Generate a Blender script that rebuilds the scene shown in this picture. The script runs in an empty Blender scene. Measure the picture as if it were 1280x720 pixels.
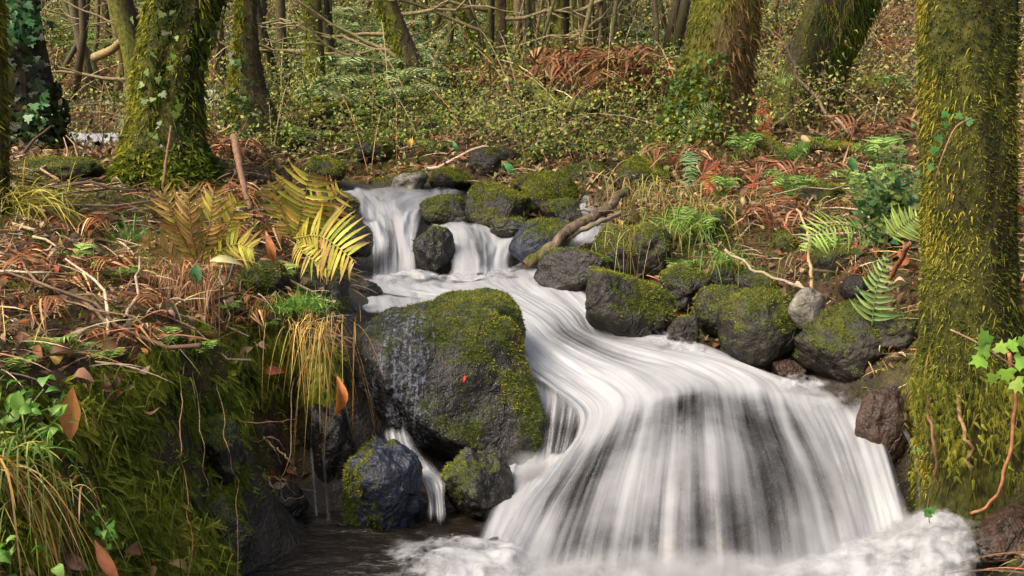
import bpy, math
import numpy as np
from mathutils import Vector

# ------------------------------------------------------------------ camera, sky, sun, exposure
SC = bpy.context.scene
COL = SC.collection
FPX = 1372.0
CAM = np.array([0.0, 0.0, 1.15])
PITCH = math.radians(8.0)
cam = bpy.data.cameras.new('camera')
cam.sensor_width = 36.0
cam.lens = 36.0 * FPX / 1280.0
cam.clip_start = 0.05
cam.clip_end = 400.0
camo = bpy.data.objects.new('camera', cam)
camo.location = CAM
camo.rotation_euler = (math.pi / 2 - PITCH, 0, 0)
COL.objects.link(camo)
SC.camera = camo

SUN_TO = np.array([-0.60, -0.42, 0.80])
SUN_TO = SUN_TO / np.linalg.norm(SUN_TO)
sun_el = math.asin(SUN_TO[2])
sun_az = math.atan2(SUN_TO[0], SUN_TO[1])
wd = bpy.data.worlds.new('World')
SC.world = wd
wd.use_nodes = True
wn = wd.node_tree
bg = wn.nodes['Background']
sky = wn.nodes.new('ShaderNodeTexSky')
sky.sky_type = 'NISHITA'
sky.sun_disc = False
sky.sun_elevation = sun_el
sky.sun_rotation = sun_az
sky.air_density = 1.0
sky.dust_density = 10.0
sky.ozone_density = 0.0
tint = wn.nodes.new('ShaderNodeMixRGB')   # slight warm multiply that takes blue out of the sky
tint.blend_type = 'MULTIPLY'
tint.inputs[0].default_value = 1.0
tint.inputs[2].default_value = (1.0, 1.0, 0.98, 1)
wn.links.new(sky.outputs[0], tint.inputs[1])
wn.links.new(tint.outputs[0], bg.inputs[0])
bg.inputs[1].default_value = 0.15
sl = bpy.data.lights.new('sun', 'SUN')
sl.energy = 1.45
sl.angle = math.radians(26.0)
sl.color = (1.0, 0.975, 0.94)
so = bpy.data.objects.new('sun', sl)
so.rotation_euler = Vector(SUN_TO).to_track_quat('Z', 'Y').to_euler()
COL.objects.link(so)
SC.view_settings.view_transform = 'Standard'
SC.view_settings.look = 'None'
SC.view_settings.gamma = 1.0
SC.view_settings.use_curve_mapping = False
SC.view_settings.exposure = 0.84
SC.cycles.max_bounces = 8
SC.cycles.diffuse_bounces = 3
SC.cycles.glossy_bounces = 2
SC.cycles.transmission_bounces = 4
SC.cycles.transparent_max_bounces = 16
SC.cycles.caustics_reflective = False
SC.cycles.caustics_refractive = False

# ------------------------------------------------------------------ small maths
RNG = np.random.default_rng(11)
def rnd(a, b, n=None): return RNG.uniform(a, b, n)
def nrm(v): return v / np.maximum(np.linalg.norm(v, axis=-1, keepdims=True), 1e-9)
def sstep(a, b, x):
    t = np.clip((x - a) / (b - a), 0, 1)
    return t * t * (3 - 2 * t)
def ray(px, py):
    u = (np.asarray(px, float) - 640) / FPX
    v = (360 - np.asarray(py, float)) / FPX
    c, s = math.cos(PITCH), math.sin(PITCH)
    return np.stack([u, c + v * s, -s + v * c], -1)
def at(px, py, d):
    r = ray(px, py)
    return CAM + r * (np.asarray(d, float) / r[..., 1])[..., None]
def pxy(P):
    P = np.asarray(P, float) - CAM
    c, s = math.cos(PITCH), math.sin(PITCH)
    f = P[..., 1] * c - P[..., 2] * s
    v = P[..., 1] * s + P[..., 2] * c
    f = np.where(f < 0.05, 0.05, f)
    return 640 + FPX * P[..., 0] / f, 360 - FPX * v / f

_perm = np.random.default_rng(5).permutation(256)
_perm = np.concatenate([_perm, _perm, _perm])
_grad = nrm(np.random.default_rng(6).normal(size=(256, 3)))
def perlin(P):
    P = np.asarray(P, float)
    i = np.floor(P).astype(int); f = P - i; i &= 255
    w = f * f * f * (f * (f * 6 - 15) + 10)
    def g(dx, dy, dz):
        h = _perm[_perm[_perm[i[:, 0] + dx] + i[:, 1] + dy] + i[:, 2] + dz]
        return np.einsum('ij,ij->i', _grad[h], f - np.array([dx, dy, dz]))
    l = lambda a, b, t: a + (b - a) * t
    x0 = l(l(g(0,0,0), g(1,0,0), w[:,0]), l(g(0,1,0), g(1,1,0), w[:,0]), w[:,1])
    x1 = l(l(g(0,0,1), g(1,0,1), w[:,0]), l(g(0,1,1), g(1,1,1), w[:,0]), w[:,1])
    return l(x0, x1, w[:,2]) * 1.6
def fbm(P, o=3):
    P = np.asarray(P, float); r = 0; a = 1.0
    for k in range(o):
        r = r + a * perlin(P * 2 ** k + 17.3 * k); a *= 0.5
    return r
def upsample(A, n):
    A = np.asarray(A, float); k = len(A)
    t = np.linspace(0, k - 1, n); i = np.clip(np.floor(t).astype(int), 0, k - 2); f = t - i
    f = f.reshape((-1,) + (1,) * (A.ndim - 1))
    a = np.concatenate([(2 * A[0] - A[1])[None], A, (2 * A[-1] - A[-2])[None]])
    p0, p1, p2, p3 = a[i], a[i + 1], a[i + 2], a[i + 3]
    return 0.5 * (2 * p1 + (p2 - p0) * f + (2 * p0 - 5 * p1 + 4 * p2 - p3) * f ** 2 + (3 * p1 - p0 - 3 * p2 + p3) * f ** 3)

# ------------------------------------------------------------------ meshes
class Geo:
    def __init__(s): s.V = []; s.F = []; s.C = []; s.n = 0; s.at = {}; s.uv = []
    def add(s, V, F, C=None):
        V = np.asarray(V, float).reshape(-1, 3)
        if len(V) == 0: return s
        for f in (F if isinstance(F, list) else [F]): s.F.append(np.asarray(f, int) + s.n)
        s.V.append(V)
        if C is None: C = (0.5, 0.5, 0.5)
        C = np.asarray(C, float)
        s.C.append(np.broadcast_to(C, (len(V), 3)) if C.ndim == 1 else C)
        s.n += len(V); return s
def link(o, parent=None):
    COL.objects.link(o)
    if parent is not None: o.parent = parent
    return o
def build(name, g, mat, parent=None, base=None, smooth=True):
    """one mesh object from a Geo given in world coordinates; its origin sits at base"""
    V = np.concatenate(g.V)
    org = np.array(parent.location) if parent is not None else (np.zeros(3) if base is None else np.asarray(base, float))
    if parent is not None and parent.parent is not None: org = org + np.array(parent.parent.location)
    lv, ls, lt, k = [], [], [], 0
    for f in g.F:
        if len(f) == 0: continue
        lv.append(f.ravel()); m = f.shape[1]
        ls.append(k + np.arange(len(f)) * m); lt.append(np.full(len(f), m)); k += f.size
    lv = np.concatenate(lv).astype(np.int32); ls = np.concatenate(ls).astype(np.int32); lt = np.concatenate(lt).astype(np.int32)
    me = bpy.data.meshes.new(name)
    me.vertices.add(len(V)); me.loops.add(len(lv)); me.polygons.add(len(ls))
    me.vertices.foreach_set('co', (V - org).astype(np.float32).ravel())
    me.loops.foreach_set('vertex_index', lv)
    me.polygons.foreach_set('loop_start', ls); me.polygons.foreach_set('loop_total', lt)
    me.polygons.foreach_set('use_smooth', np.full(len(ls), smooth))
    C = np.concatenate(g.C); C4 = np.ones((len(V), 4), np.float32); C4[:, :3] = C
    me.attributes.new('Col', 'FLOAT_COLOR', 'POINT').data.foreach_set('color', C4.ravel())
    for nm, arr in g.at.items():
        me.attributes.new(nm, 'FLOAT', 'POINT').data.foreach_set('value', np.asarray(arr, np.float32))
    if len(g.uv):
        me.uv_layers.new(name='UVMap').data.foreach_set('uv', np.asarray(g.uv, np.float32)[lv].ravel())
    me.update(calc_edges=True)
    if mat is not None: me.materials.append(mat)
    o = bpy.data.objects.new(name, me)
    if parent is None: o.location = org
    return link(o, parent)
def tag(o, label=None, cat=None, group=None, kind=None):
    if label: o['label'] = label
    if cat: o['category'] = cat
    if group: o['group'] = group
    if kind: o['kind'] = kind
    return o
def thing(name, label, cat, base, group=None):
    o = bpy.data.objects.new(name, None); o.empty_display_size = 0.05
    o.location = base
    return tag(link(o), label, cat, group)
def copy_tree(o, loc, rz=0.0, sc=1.0):
    c = o.copy(); COL.objects.link(c); c.location = loc; c.rotation_euler = (0, 0, rz); c.scale = (sc, sc, sc)
    for ch in list(o.children):
        d = ch.copy(); COL.objects.link(d); d.parent = c
    return c

def arc(A, n, sm=.06):
    """A resampled to n points evenly along its length and smoothed"""
    A = np.asarray(A, float); s = np.r_[0, np.cumsum(np.linalg.norm(np.diff(A[:, :3], axis=0), axis=1))]
    m = 160; t = np.linspace(0, s[-1], m); B = np.stack([np.interp(t, s, A[:, i]) for i in range(A.shape[1])], 1)
    w = max(1, int(sm * m)); pad = np.concatenate([2 * B[:1] - B[w:0:-1], B, 2 * B[-1:] - B[-2:-w - 2:-1]])
    ker = np.hanning(2 * w + 1) + 1e-6; ker /= ker.sum()
    B = np.stack([np.convolve(pad[:, i], ker, 'valid') for i in range(B.shape[1])], 1)
    q = np.linspace(0, m - 1, n); return np.stack([np.interp(q, np.arange(m), B[:, i]) for i in range(B.shape[1])], 1)
def tube(P, R, k=8, ell=None):
    P = np.asarray(P, float); n = len(P); R = np.broadcast_to(np.asarray(R, float), (n,))
    T = nrm(np.gradient(P, axis=0))
    ref = np.array([0.0, 1.0, 0.05]) if abs(T[0, 1]) < 0.8 else np.array([0.0, 0.05, 1.0])
    A = nrm(np.cross(T, ref)); B = np.cross(T, A)
    th = np.arange(k) * 2 * math.pi / k
    V = P[:, None] + (A[:, None] * np.cos(th)[None, :, None] + B[:, None] * np.sin(th)[None, :, None]) * R[:, None, None]
    i = np.arange(n - 1)[:, None] * k; j = np.arange(k)[None]
    F = np.stack([i + j, i + (j + 1) % k, i + k + (j + 1) % k, i + k + j], -1).reshape(-1, 4)
    V = V.reshape(-1, 3)
    V2 = np.concatenate([V, P[:1], P[-1:]])
    jj = np.arange(k)
    c0 = np.stack([np.full(k, n * k), (jj + 1) % k, jj], -1)
    c1 = np.stack([np.full(k, n * k + 1), (n - 1) * k + jj, (n - 1) * k + (jj + 1) % k], -1)
    return V2, [F, np.concatenate([c0, c1])]
def inst(tv, tf, T, X, Y, Z, C):
    """copies of a template (x across, y along, z up) at T with scaled axes X Y Z; one colour each"""
    n, m = len(T), len(tv)
    V = T[:, None] + tv[None, :, 0:1] * X[:, None] + tv[None, :, 1:2] * Y[:, None] + tv[None, :, 2:3] * Z[:, None]
    off = (np.arange(n) * m)[:, None, None]
    F = [(f[None] + off).reshape(-1, f.shape[1]) for f in tf]
    return V.reshape(-1, 3), F, np.repeat(C, m, 0)
def frames(Y, Nh):
    X = nrm(np.cross(Y, Nh)); Z = np.cross(X, Y)
    return X, nrm(Y), nrm(Z)
def leaf_tmpl(w=0.5, fold=0.12, curl=0.15, twist=0.0, n=4, pw=0.9):
    rows = []; t = np.linspace(0, 1, n + 1)
    for a in t:
        hw = 0.5 * w * math.sin(math.pi * min(1, max(0.02, a ** pw))) if 0 < a < 1 else 0.012
        zc = curl * math.sin(a * math.pi) * 0.8 - curl * a * a
        tw = twist * (a - .5)
        rows += [(-hw, a, zc + fold * hw * 2 - tw * hw), (0, a, zc), (hw, a, zc + fold * hw * 2 + tw * hw)]
    V = np.array(rows); F = []
    for i in range(n):
        b = i * 3; F += [(b, b + 1, b + 4, b + 3), (b + 1, b + 2, b + 5, b + 4)]
    return V, [np.array(F)]
def lobed_tmpl():
    out = [(0,0),(.30,-.12),(.62,.12),(.34,.34),(.40,.62),(.14,.62),(0,1.0),(-.14,.62),(-.40,.62),(-.34,.34),(-.62,.12),(-.30,-.12)]
    V = np.array([(0, .3, .03)] + [(x, y, .10 * abs(x) - .06 * y) for x, y in out])
    F = np.array([(0, 1 + i, 1 + (i + 1) % len(out)) for i in range(len(out))])
    return V, [F]
LEAVES = [leaf_tmpl(.5, .15, .12), leaf_tmpl(.42, .3, .3, .5), leaf_tmpl(.6, -.2, -.25, -.6), leaf_tmpl(.38, .5, .45, 1.0), leaf_tmpl(.7, .1, .35, .3)]
IVY = lobed_tmpl()
def pick(pal, n, w=None, jit=0.18):
    pal = np.asarray(pal, float)
    c = pal[RNG.choice(len(pal), n, p=None if w is None else np.asarray(w, float) / np.sum(w))]
    return np.clip(c * np.exp(RNG.normal(0, jit, (n, 1))) * np.exp(RNG.normal(0, .05, (n, 3))), 0.004, .85)
def scatter_leaves(g, P, Nn, size, C, tilt=0.5, tm=None, updir=None):
    n = len(P)
    which = RNG.integers(0, len(tm or LEAVES), n)
    h = RNG.normal(size=(n, 3)); Nt = nrm(Nn + RNG.normal(size=(n, 3)) * tilt)
    if updir is not None: h = h * .5 + updir
    Y = nrm(h - Nt * np.sum(h * Nt, 1, keepdims=True))
    X, Y, Z = frames(Y, Nt)
    size = np.broadcast_to(size, (n,))[:, None]
    for k, (tv, tf) in enumerate(tm or LEAVES):
        s = which == k
        if s.any(): g.add(*inst(tv, tf, P[s] + Nt[s] * .004, X[s] * size[s], Y[s] * size[s], Z[s] * size[s], C[s]))
def tufts(g, P, Nn, L, W, C, spread=0.6, droop=0.3, seg=1, nw=1.0):
    """one pointed blade per sample point"""
    n = len(P); L = np.broadcast_to(L, (n,))[:, None]; W = np.broadcast_to(W, (n,))[:, None]
    D = nrm(Nn * nw + RNG.normal(size=(n, 3)) * spread)
    S = nrm(np.cross(D, RNG.normal(size=(n, 3)))) * W * .5
    dn = np.array([0, 0, -1.0])
    if seg == 1:
        tip = P + D * L + dn * L * droop
        V = np.stack([P - S, P + S, tip], 1).reshape(-1, 3)
        F = np.arange(3 * n).reshape(-1, 3); g.add(V, F, np.repeat(C, 3, 0))
    else:
        rows = []
        for i in range(seg):
            t = i / seg
            c = P + D * L * t + dn * L * droop * t * t; w = 1 - .35 * t
            rows += [c - S * w, c + S * w]
        rows.append(P + D * L + dn * L * droop)
        m = 2 * seg + 1
        V = np.stack(rows, 1).reshape(-1, 3); o = (np.arange(n) * m)[:, None]
        Fq = np.concatenate([o + np.array([[2*i, 2*i+1, 2*i+3, 2*i+2]]) for i in range(seg - 1)])
        Ft = o + np.array([[2*seg-2, 2*seg-1, 2*seg]])
        g.add(V, [Fq, Ft], np.repeat(C, m, 0))
def tri_of(F):
    out = []
    for f in F:
        f = np.asarray(f)
        if f.shape[1] == 3: out.append(f)
        else: out += [f[:, [0, 1, 2]], f[:, [0, 2, 3]]]
    return np.concatenate(out)
def sample(V, F, n, wv=None):
    """n points on a mesh, weighted by area and a per-vertex weight"""
    T = tri_of(F); a, b, c = V[T[:, 0]], V[T[:, 1]], V[T[:, 2]]
    cr = np.cross(b - a, c - a); ar = np.linalg.norm(cr, axis=1)
    w = ar * (1 if wv is None else wv[T].mean(1))
    if w.sum() <= 0: return np.zeros((0, 3)), np.zeros((0, 3))
    k = RNG.choice(len(T), n, p=w / w.sum())
    r1 = np.sqrt(RNG.random(n))[:, None]; r2 = RNG.random(n)[:, None]
    return (1 - r1) * a[k] + r1 * (1 - r2) * b[k] + r1 * r2 * c[k], cr[k] / np.maximum(ar[k], 1e-12)[:, None]
def vnormals(V, F):
    T = tri_of(F); cr = np.cross(V[T[:, 1]] - V[T[:, 0]], V[T[:, 2]] - V[T[:, 0]])
    N = np.zeros_like(V)
    for i in range(3): np.add.at(N, T[:, i], cr)
    return nrm(N)
def ramp3(t, pal):
    pal = np.asarray(pal, float); t = np.clip(t, 0, 1) * (len(pal) - 1)
    i = np.clip(t.astype(int), 0, len(pal) - 2); f = (t - i)[:, None]
    return pal[i] * (1 - f) + pal[i + 1] * f

# ------------------------------------------------------------------ materials
class NT:
    def __init__(s, name):
        s.m = bpy.data.materials.new(name); s.m.use_nodes = True
        s.t = s.m.node_tree; s.t.nodes.clear()
        s.out = s.t.nodes.new('ShaderNodeOutputMaterial')
    def n(s, typ, ins=None, **pr):
        x = s.t.nodes.new('ShaderNode' + typ)
        for k, v in pr.items(): setattr(x, k, v)
        for k, v in (ins or {}).items():
            sk = x.inputs[k]
            if isinstance(v, bpy.types.NodeSocket): s.t.links.new(v, sk)
            elif isinstance(v, bpy.types.Node): s.t.links.new(v.outputs[0], sk)
            else: sk.default_value = v
        return x
    def mth(s, op, a, b=0.0, clamp=False):
        return s.n('Math', {0: a, 1: b}, operation=op, use_clamp=clamp).outputs[0]
    def mix(s, f, a, b, bt='MIX'):
        return s.n('MixRGB', {0: f, 1: a, 2: b}, blend_type=bt).outputs[0]
    def ramp(s, f, stops):
        r = s.n('ValToRGB', {0: f}); e = r.color_ramp.elements
        while len(e) < len(stops): e.new(.5)
        for k, (p, c) in enumerate(stops): e[k].position = p; e[k].color = (*c, 1) if len(c) == 3 else c
        return r.outputs[0]
    def noise(s, scale, detail=4, rough=.55, vec=None, dist=0.0):
        d = {'Scale': scale, 'Detail': detail, 'Roughness': rough, 'Distortion': dist}
        if vec is not None: d['Vector'] = vec
        return s.n('TexNoise', d).outputs[0]
    def end(s, sh): s.t.links.new(sh if isinstance(sh, bpy.types.NodeSocket) else sh.outputs[0], s.out.inputs[0]); return s.m
def g3(v): return (v, v, v)
def mat_leaf(name, rough=.55, transl=.3, spec=.35):
    t = NT(name); c = t.n('Attribute', attribute_name='Col').outputs[0]
    ob = t.n('TexCoord').outputs[3]
    c = t.mix(.5, c, t.ramp(t.noise(60, 5, .7, ob), [(.28, g3(.35)), (.72, g3(1.4))]), 'MULTIPLY')
    p = t.n('BsdfPrincipled', {'Base Color': c, 'Roughness': rough, 'Specular IOR Level': spec})
    tr = t.n('BsdfTranslucent', {'Color': c})
    return t.end(t.n('MixShader', {0: transl, 1: p, 2: tr}))
def mat_rock(name, dark, light, wet=.5, blue=0.0, moss=((.014, .020, .005), (.062, .075, .012))):
    t = NT(name); ob = t.n('TexCoord').outputs[3]
    n1 = t.noise(5, 6, .6, ob); n2 = t.noise(38, 5, .65, ob); n3 = t.noise(160, 3, .6, ob)
    c = t.ramp(n1, [(.3, dark), (.7, light)])
    c = t.mix(.75, c, t.ramp(n2, [(.3, g3(.35)), (.68, g3(1.5))]), 'MULTIPLY')
    lich = t.ramp(t.noise(24, 4, .7, ob), [(.60, g3(0)), (.70, g3(1))])
    c = t.mix(t.mth('MULTIPLY', lich, .22), c, (.20, .19, .15, 1))
    ma = t.n('Attribute', attribute_name='moss').outputs[2]
    mc = t.mix(t.ramp(n2, [(.35, g3(0)), (.65, g3(1))]), (*moss[0], 1), (*moss[1], 1))
    c = t.mix(ma, c, mc)
    wv = t.n('VectorMath', {0: ob, 1: t.n('VectorMath', {0: t.n('TexNoise', {'Vector': ob, 'Scale': 9.0, 'Detail': 3.0}).outputs[1], 'Scale': .10}, operation='SCALE').outputs[0]}, operation='ADD').outputs[0]
    vo = t.n('TexVoronoi', {'Vector': wv, 'Scale': 6.5}, feature='DISTANCE_TO_EDGE').outputs[0]
    crack = t.n('MapRange', {0: vo, 1: 0.0, 2: .022}).outputs[0]
    crack = t.mth('MAXIMUM', crack, t.ramp(t.noise(3.1, 2, .5, ob), [(.40, g3(1)), (.52, g3(0))]))
    crack = t.mth('MAXIMUM', crack, t.mth('MULTIPLY', n2, .9))
    c = t.mix(t.mth('MULTIPLY', t.mth('SUBTRACT', 1.0, crack), .45), c, (.006, .005, .004, 1))
    h = t.mth('ADD', t.mth('ADD', t.mth('MULTIPLY', n2, .7), t.mth('MULTIPLY', n3, .2)), t.mth('MULTIPLY', crack, .35))
    b = t.n('Bump', {'Strength': 1.0, 'Distance': .016, 'Height': h})
    r0 = t.mth('MULTIPLY_ADD', n2, .35); t.t.nodes[-1].inputs[2].default_value = .60 - wet * .56
    r = t.mth('MAXIMUM', r0, t.mth('MULTIPLY', ma, .9))
    return t.end(t.n('BsdfPrincipled', {'Base Color': c, 'Roughness': r, 'Normal': b, 'Specular IOR Level': .22 + .16 * wet}))
def mat_bark(name, dark=(.022, .016, .011), light=(.10, .075, .045), moss=((.035, .042, .008), (.15, .15, .02)), fz=1.0):
    t = NT(name); ob = t.n('TexCoord').outputs[3]
    mp = t.n('Mapping', {'Vector': ob, 'Scale': (9 * fz, 9 * fz, 2.2 * fz)})
    n1 = t.noise(2.2, 6, .65, mp.outputs[0], .6); n2 = t.noise(40, 4, .6, ob)
    c = t.ramp(n1, [(.32, dark), (.68, light)])
    ma = t.n('Attribute', attribute_name='moss').outputs[2]
    mc = t.mix(t.ramp(n2, [(.35, g3(0)), (.68, g3(1))]), (*moss[0], 1), (*moss[1], 1))
    c = t.mix(ma, c, mc)
    b = t.n('Bump', {'Strength': .9, 'Distance': .02, 'Height': t.mth('ADD', n1, t.mth('MULTIPLY', n2, .3))})
    return t.end(t.n('BsdfPrincipled', {'Base Color': c, 'Roughness': .85, 'Normal': b, 'Specular IOR Level': .2}))
def mat_col(name, rough=.7, sc=60):
    """plain attribute colour with fine mottling, for stems, twigs and sticks"""
    t = NT(name); c = t.n('Attribute', attribute_name='Col').outputs[0]; ob = t.n('TexCoord').outputs[3]
    n1 = t.noise(sc, 4, .65, ob)
    c = t.mix(.7, c, t.ramp(n1, [(.3, g3(.35)), (.7, g3(1.45))]), 'MULTIPLY')
    b = t.n('Bump', {'Strength': .6, 'Distance': .004, 'Height': n1})
    return t.end(t.n('BsdfPrincipled', {'Base Color': c, 'Roughness': rough, 'Normal': b, 'Specular IOR Level': .3}))
def mat_ground():
    t = NT('forest_soil'); ob = t.n('TexCoord').outputs[3]
    n1 = t.noise(1.6, 6, .6, ob); n2 = t.noise(22, 6, .65, ob); n3 = t.noise(120, 3, .6, ob)
    c = t.ramp(n2, [(.3, (.018, .011, .007)), (.55, (.055, .032, .017)), (.75, (.12, .075, .035))])
    mo = t.ramp(t.mth('ADD', n1, t.mth('MULTIPLY', n2, .35)), [(.62, g3(0)), (.78, g3(1))])
    c = t.mix(t.mth('MULTIPLY', mo, .7), c, t.ramp(n3, [(.3, (.03, .034, .007)), (.7, (.10, .10, .016))]))
    wet = t.n('Attribute', attribute_name='wet').outputs[2]
    c = t.mix(wet, c, t.ramp(n2, [(.3, (.012, .010, .008)), (.7, (.055, .045, .035))]))
    b = t.n('Bump', {'Strength': .9, 'Distance': .03, 'Height': t.mth('ADD', n2, t.mth('MULTIPLY', n3, .3))})
    r = t.mth('SUBTRACT', .92, t.mth('MULTIPLY', wet, .5))
    return t.end(t.n('BsdfPrincipled', {'Base Color': c, 'Roughness': r, 'Normal': b, 'Specular IOR Level': .3}))
def mat_silk(name='silky_water', fu=34., fv=.9, white=(.49, .505, .53), grey=(.16, .168, .19), contrast=2.3, blotch=.14, bscale=13):
    """aerated water: density attribute D sets how much white foam covers the clear part; streaks run along v"""
    t = NT(name); uv = t.n('UVMap', uv_map='UVMap').outputs[0]
    def st(a, b, det):
        mp = t.n('Mapping', {'Vector': uv, 'Scale': (a, b, 1)})
        return t.noise(1.0, det, .55, mp.outputs[0])
    n0, n1, n2 = st(fu * .22, fv * .7, 3), st(fu, fv, 3), st(fu * 2.8, fv * 2.2, 2)
    s = t.mth('ADD', t.mth('MULTIPLY', n0, .48), t.mth('ADD', t.mth('MULTIPLY', n1, .38), t.mth('MULTIPLY', n2, .14)))
    ob = t.n('TexCoord').outputs[3]
    s = t.mth('ADD', t.mth('SUBTRACT', s, .5), t.mth('MULTIPLY', t.mth('SUBTRACT', t.noise(bscale, 4, .6, ob), .5), blotch))
    D = t.n('Attribute', attribute_name='D').outputs[2]
    k = t.mth('MULTIPLY', s, t.mth('SUBTRACT', contrast * 2.0, t.mth('MULTIPLY', D, contrast * .9)))
    a = t.mth('ADD', t.mth('SUBTRACT', t.mth('MULTIPLY', D, 1.5), .38), k)
    a = t.n('MapRange', {0: a, 1: 0.0, 2: 1.0}, interpolation_type='SMOOTHSTEP').outputs[0]
    sc = t.mth('ADD', t.mth('MULTIPLY', t.mth('SUBTRACT', n0, .5), .62), t.mth('ADD', t.mth('MULTIPLY', t.mth('SUBTRACT', n1, .5), .24), t.mth('MULTIPLY', t.mth('SUBTRACT', t.noise(11, 4, .6, ob), .5), .25)))
    lowd = t.n('MapRange', {0: D, 1: 0.0, 2: .25}).outputs[0]
    a = t.mth('MULTIPLY', a, lowd)
    c = t.mix(t.n('MapRange', {0: t.mth('ADD', sc, t.mth('MULTIPLY', t.mth('SUBTRACT', D, .8), .5)), 1: -.34, 2: .20}).outputs[0], (*grey, 1), (*white, 1))
    b = t.n('Bump', {'Strength': .12, 'Distance': .010, 'Height': t.mth('ADD', n1, n0)})
    df = t.n('BsdfDiffuse', {'Color': c, 'Normal': b})
    tr = t.n('BsdfTranslucent', {'Color': c, 'Normal': b})
    gl = t.n('BsdfGlossy', {'Color': (.8, .8, .8, 1), 'Roughness': .35, 'Normal': b})
    sh = t.n('MixShader', {0: .35, 1: df, 2: tr}); sh = t.n('MixShader', {0: .05, 1: sh, 2: gl})
    tp = t.n('BsdfTransparent')
    return t.end(t.n('MixShader', {0: a, 1: tp, 2: sh}))
def mat_pool():
    t = NT('pool_water'); ob = t.n('TexCoord').outputs[3]
    mp = t.n('Mapping', {'Vector': ob, 'Scale': (5, 14, 5), 'Rotation': (0, 0, .25)})
    n1 = t.noise(1.6, 4, .6, mp.outputs[0], 1.2); n2 = t.noise(9, 4, .6, mp.outputs[0], .8)
    D = t.n('Attribute', attribute_name='D').outputs[2]
    f = t.n('MapRange', {0: t.mth('ADD', t.mth('ADD', t.mth('MULTIPLY', n1, .7), t.mth('MULTIPLY', n2, .45)), t.mth('MULTIPLY', D, .75)), 1: .72, 2: 1.1}).outputs[0]
    b = t.n('Bump', {'Strength': .6, 'Distance': .03, 'Height': t.mth('ADD', n1, t.mth('MULTIPLY', n2, .3))})
    p = t.n('BsdfPrincipled', {'Base Color': (.013, .010, .007, 1), 'Roughness': .10, 'IOR': 1.33, 'Normal': b, 'Specular IOR Level': .6})
    w = t.n('BsdfDiffuse', {'Color': (.27, .265, .25, 1), 'Normal': b})
    return t.end(t.n('MixShader', {0: t.mth('MULTIPLY', f, .85), 1: p, 2: w}))

M_LITTER = mat_leaf('dead_leaf', .6, .22, .25)
M_GREEN = mat_leaf('green_leaf', .45, .35, .4)
M_MOSS = mat_leaf('moss_blade', .8, .3, .1)
M_FEATHER = mat_leaf('feather_moss', .7, .5, .15)
M_FERN = mat_leaf('fern_blade', .65, .28, .2)
M_STEM = mat_col('dry_stem', .75)
M_GRASS = mat_leaf('grass_blade', .55, .35, .3)
M_SOIL = mat_ground()
M_SILK = mat_silk()
M_FOAM = mat_silk('foam', 20., 10., (.56, .57, .585), (.36, .37, .39), contrast=1.9, blotch=1.1, bscale=11)
M_POOL = mat_pool()
def mat_mist(name, dens, scale):
    t = NT(name); ob = t.n('TexCoord').outputs[3]; ge = t.n('TexCoord').outputs[0]
    r = t.n('VectorMath', {0: t.n('VectorMath', {0: ge, 1: (.5, .5, .5)}, operation='SUBTRACT').outputs[0]}, operation='LENGTH').outputs['Value']
    fall = t.n('MapRange', {0: r, 1: .5, 2: .12}).outputs[0]
    n1 = t.n('MapRange', {0: t.noise(scale, 4, .6, ob), 1: .36, 2: .66}).outputs[0]
    d = t.mth('MULTIPLY', t.mth('MULTIPLY', t.mth('MULTIPLY', fall, fall), n1), dens)
    v = t.n('VolumePrincipled', {'Color': (.95, .96, .98, 1), 'Density': d, 'Anisotropy': 0.0})
    t.t.links.new(v.outputs[0], t.out.inputs[1]); return t.m
M_MIST = mat_mist('spray_mist', 46.0, 12.0)
M_ROCKWET = mat_rock('wet_stone', (.007, .006, .005), (.032, .028, .023), .95)
M_ROCK = mat_rock('dark_stone', (.008, .007, .006), (.036, .031, .024), .6)
M_ROCKPALE = mat_rock('pale_stone', (.07, .065, .055), (.28, .26, .22), .3)
M_ROCKBROWN = mat_rock('brown_stone', (.02, .012, .009), (.075, .045, .032), .7)
M_ROCKSHEEN = mat_rock('sky_sheen_wet_stone', (.009, .011, .018), (.036, .044, .075), 1.0)  # blue sky reflection on wet stone painted into the base colour
M_BARK = mat_bark('mossy_bark')
M_BARKMOSS = mat_bark('moss_covered_bark', (.012, .010, .006), (.05, .04, .02), ((.014, .017, .005), (.08, .08, .014)))
M_BARKDARK = mat_bark('dark_bark', (.010, .008, .006), (.055, .043, .03))
M_BARKBROWN = mat_bark('brown_bark', (.03, .02, .012), (.17, .11, .06))
MOSSPAL = [(.016, .026, .005), (.045, .064, .009), (.095, .125, .015), (.17, .195, .024), (.28, .275, .035)]
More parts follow.
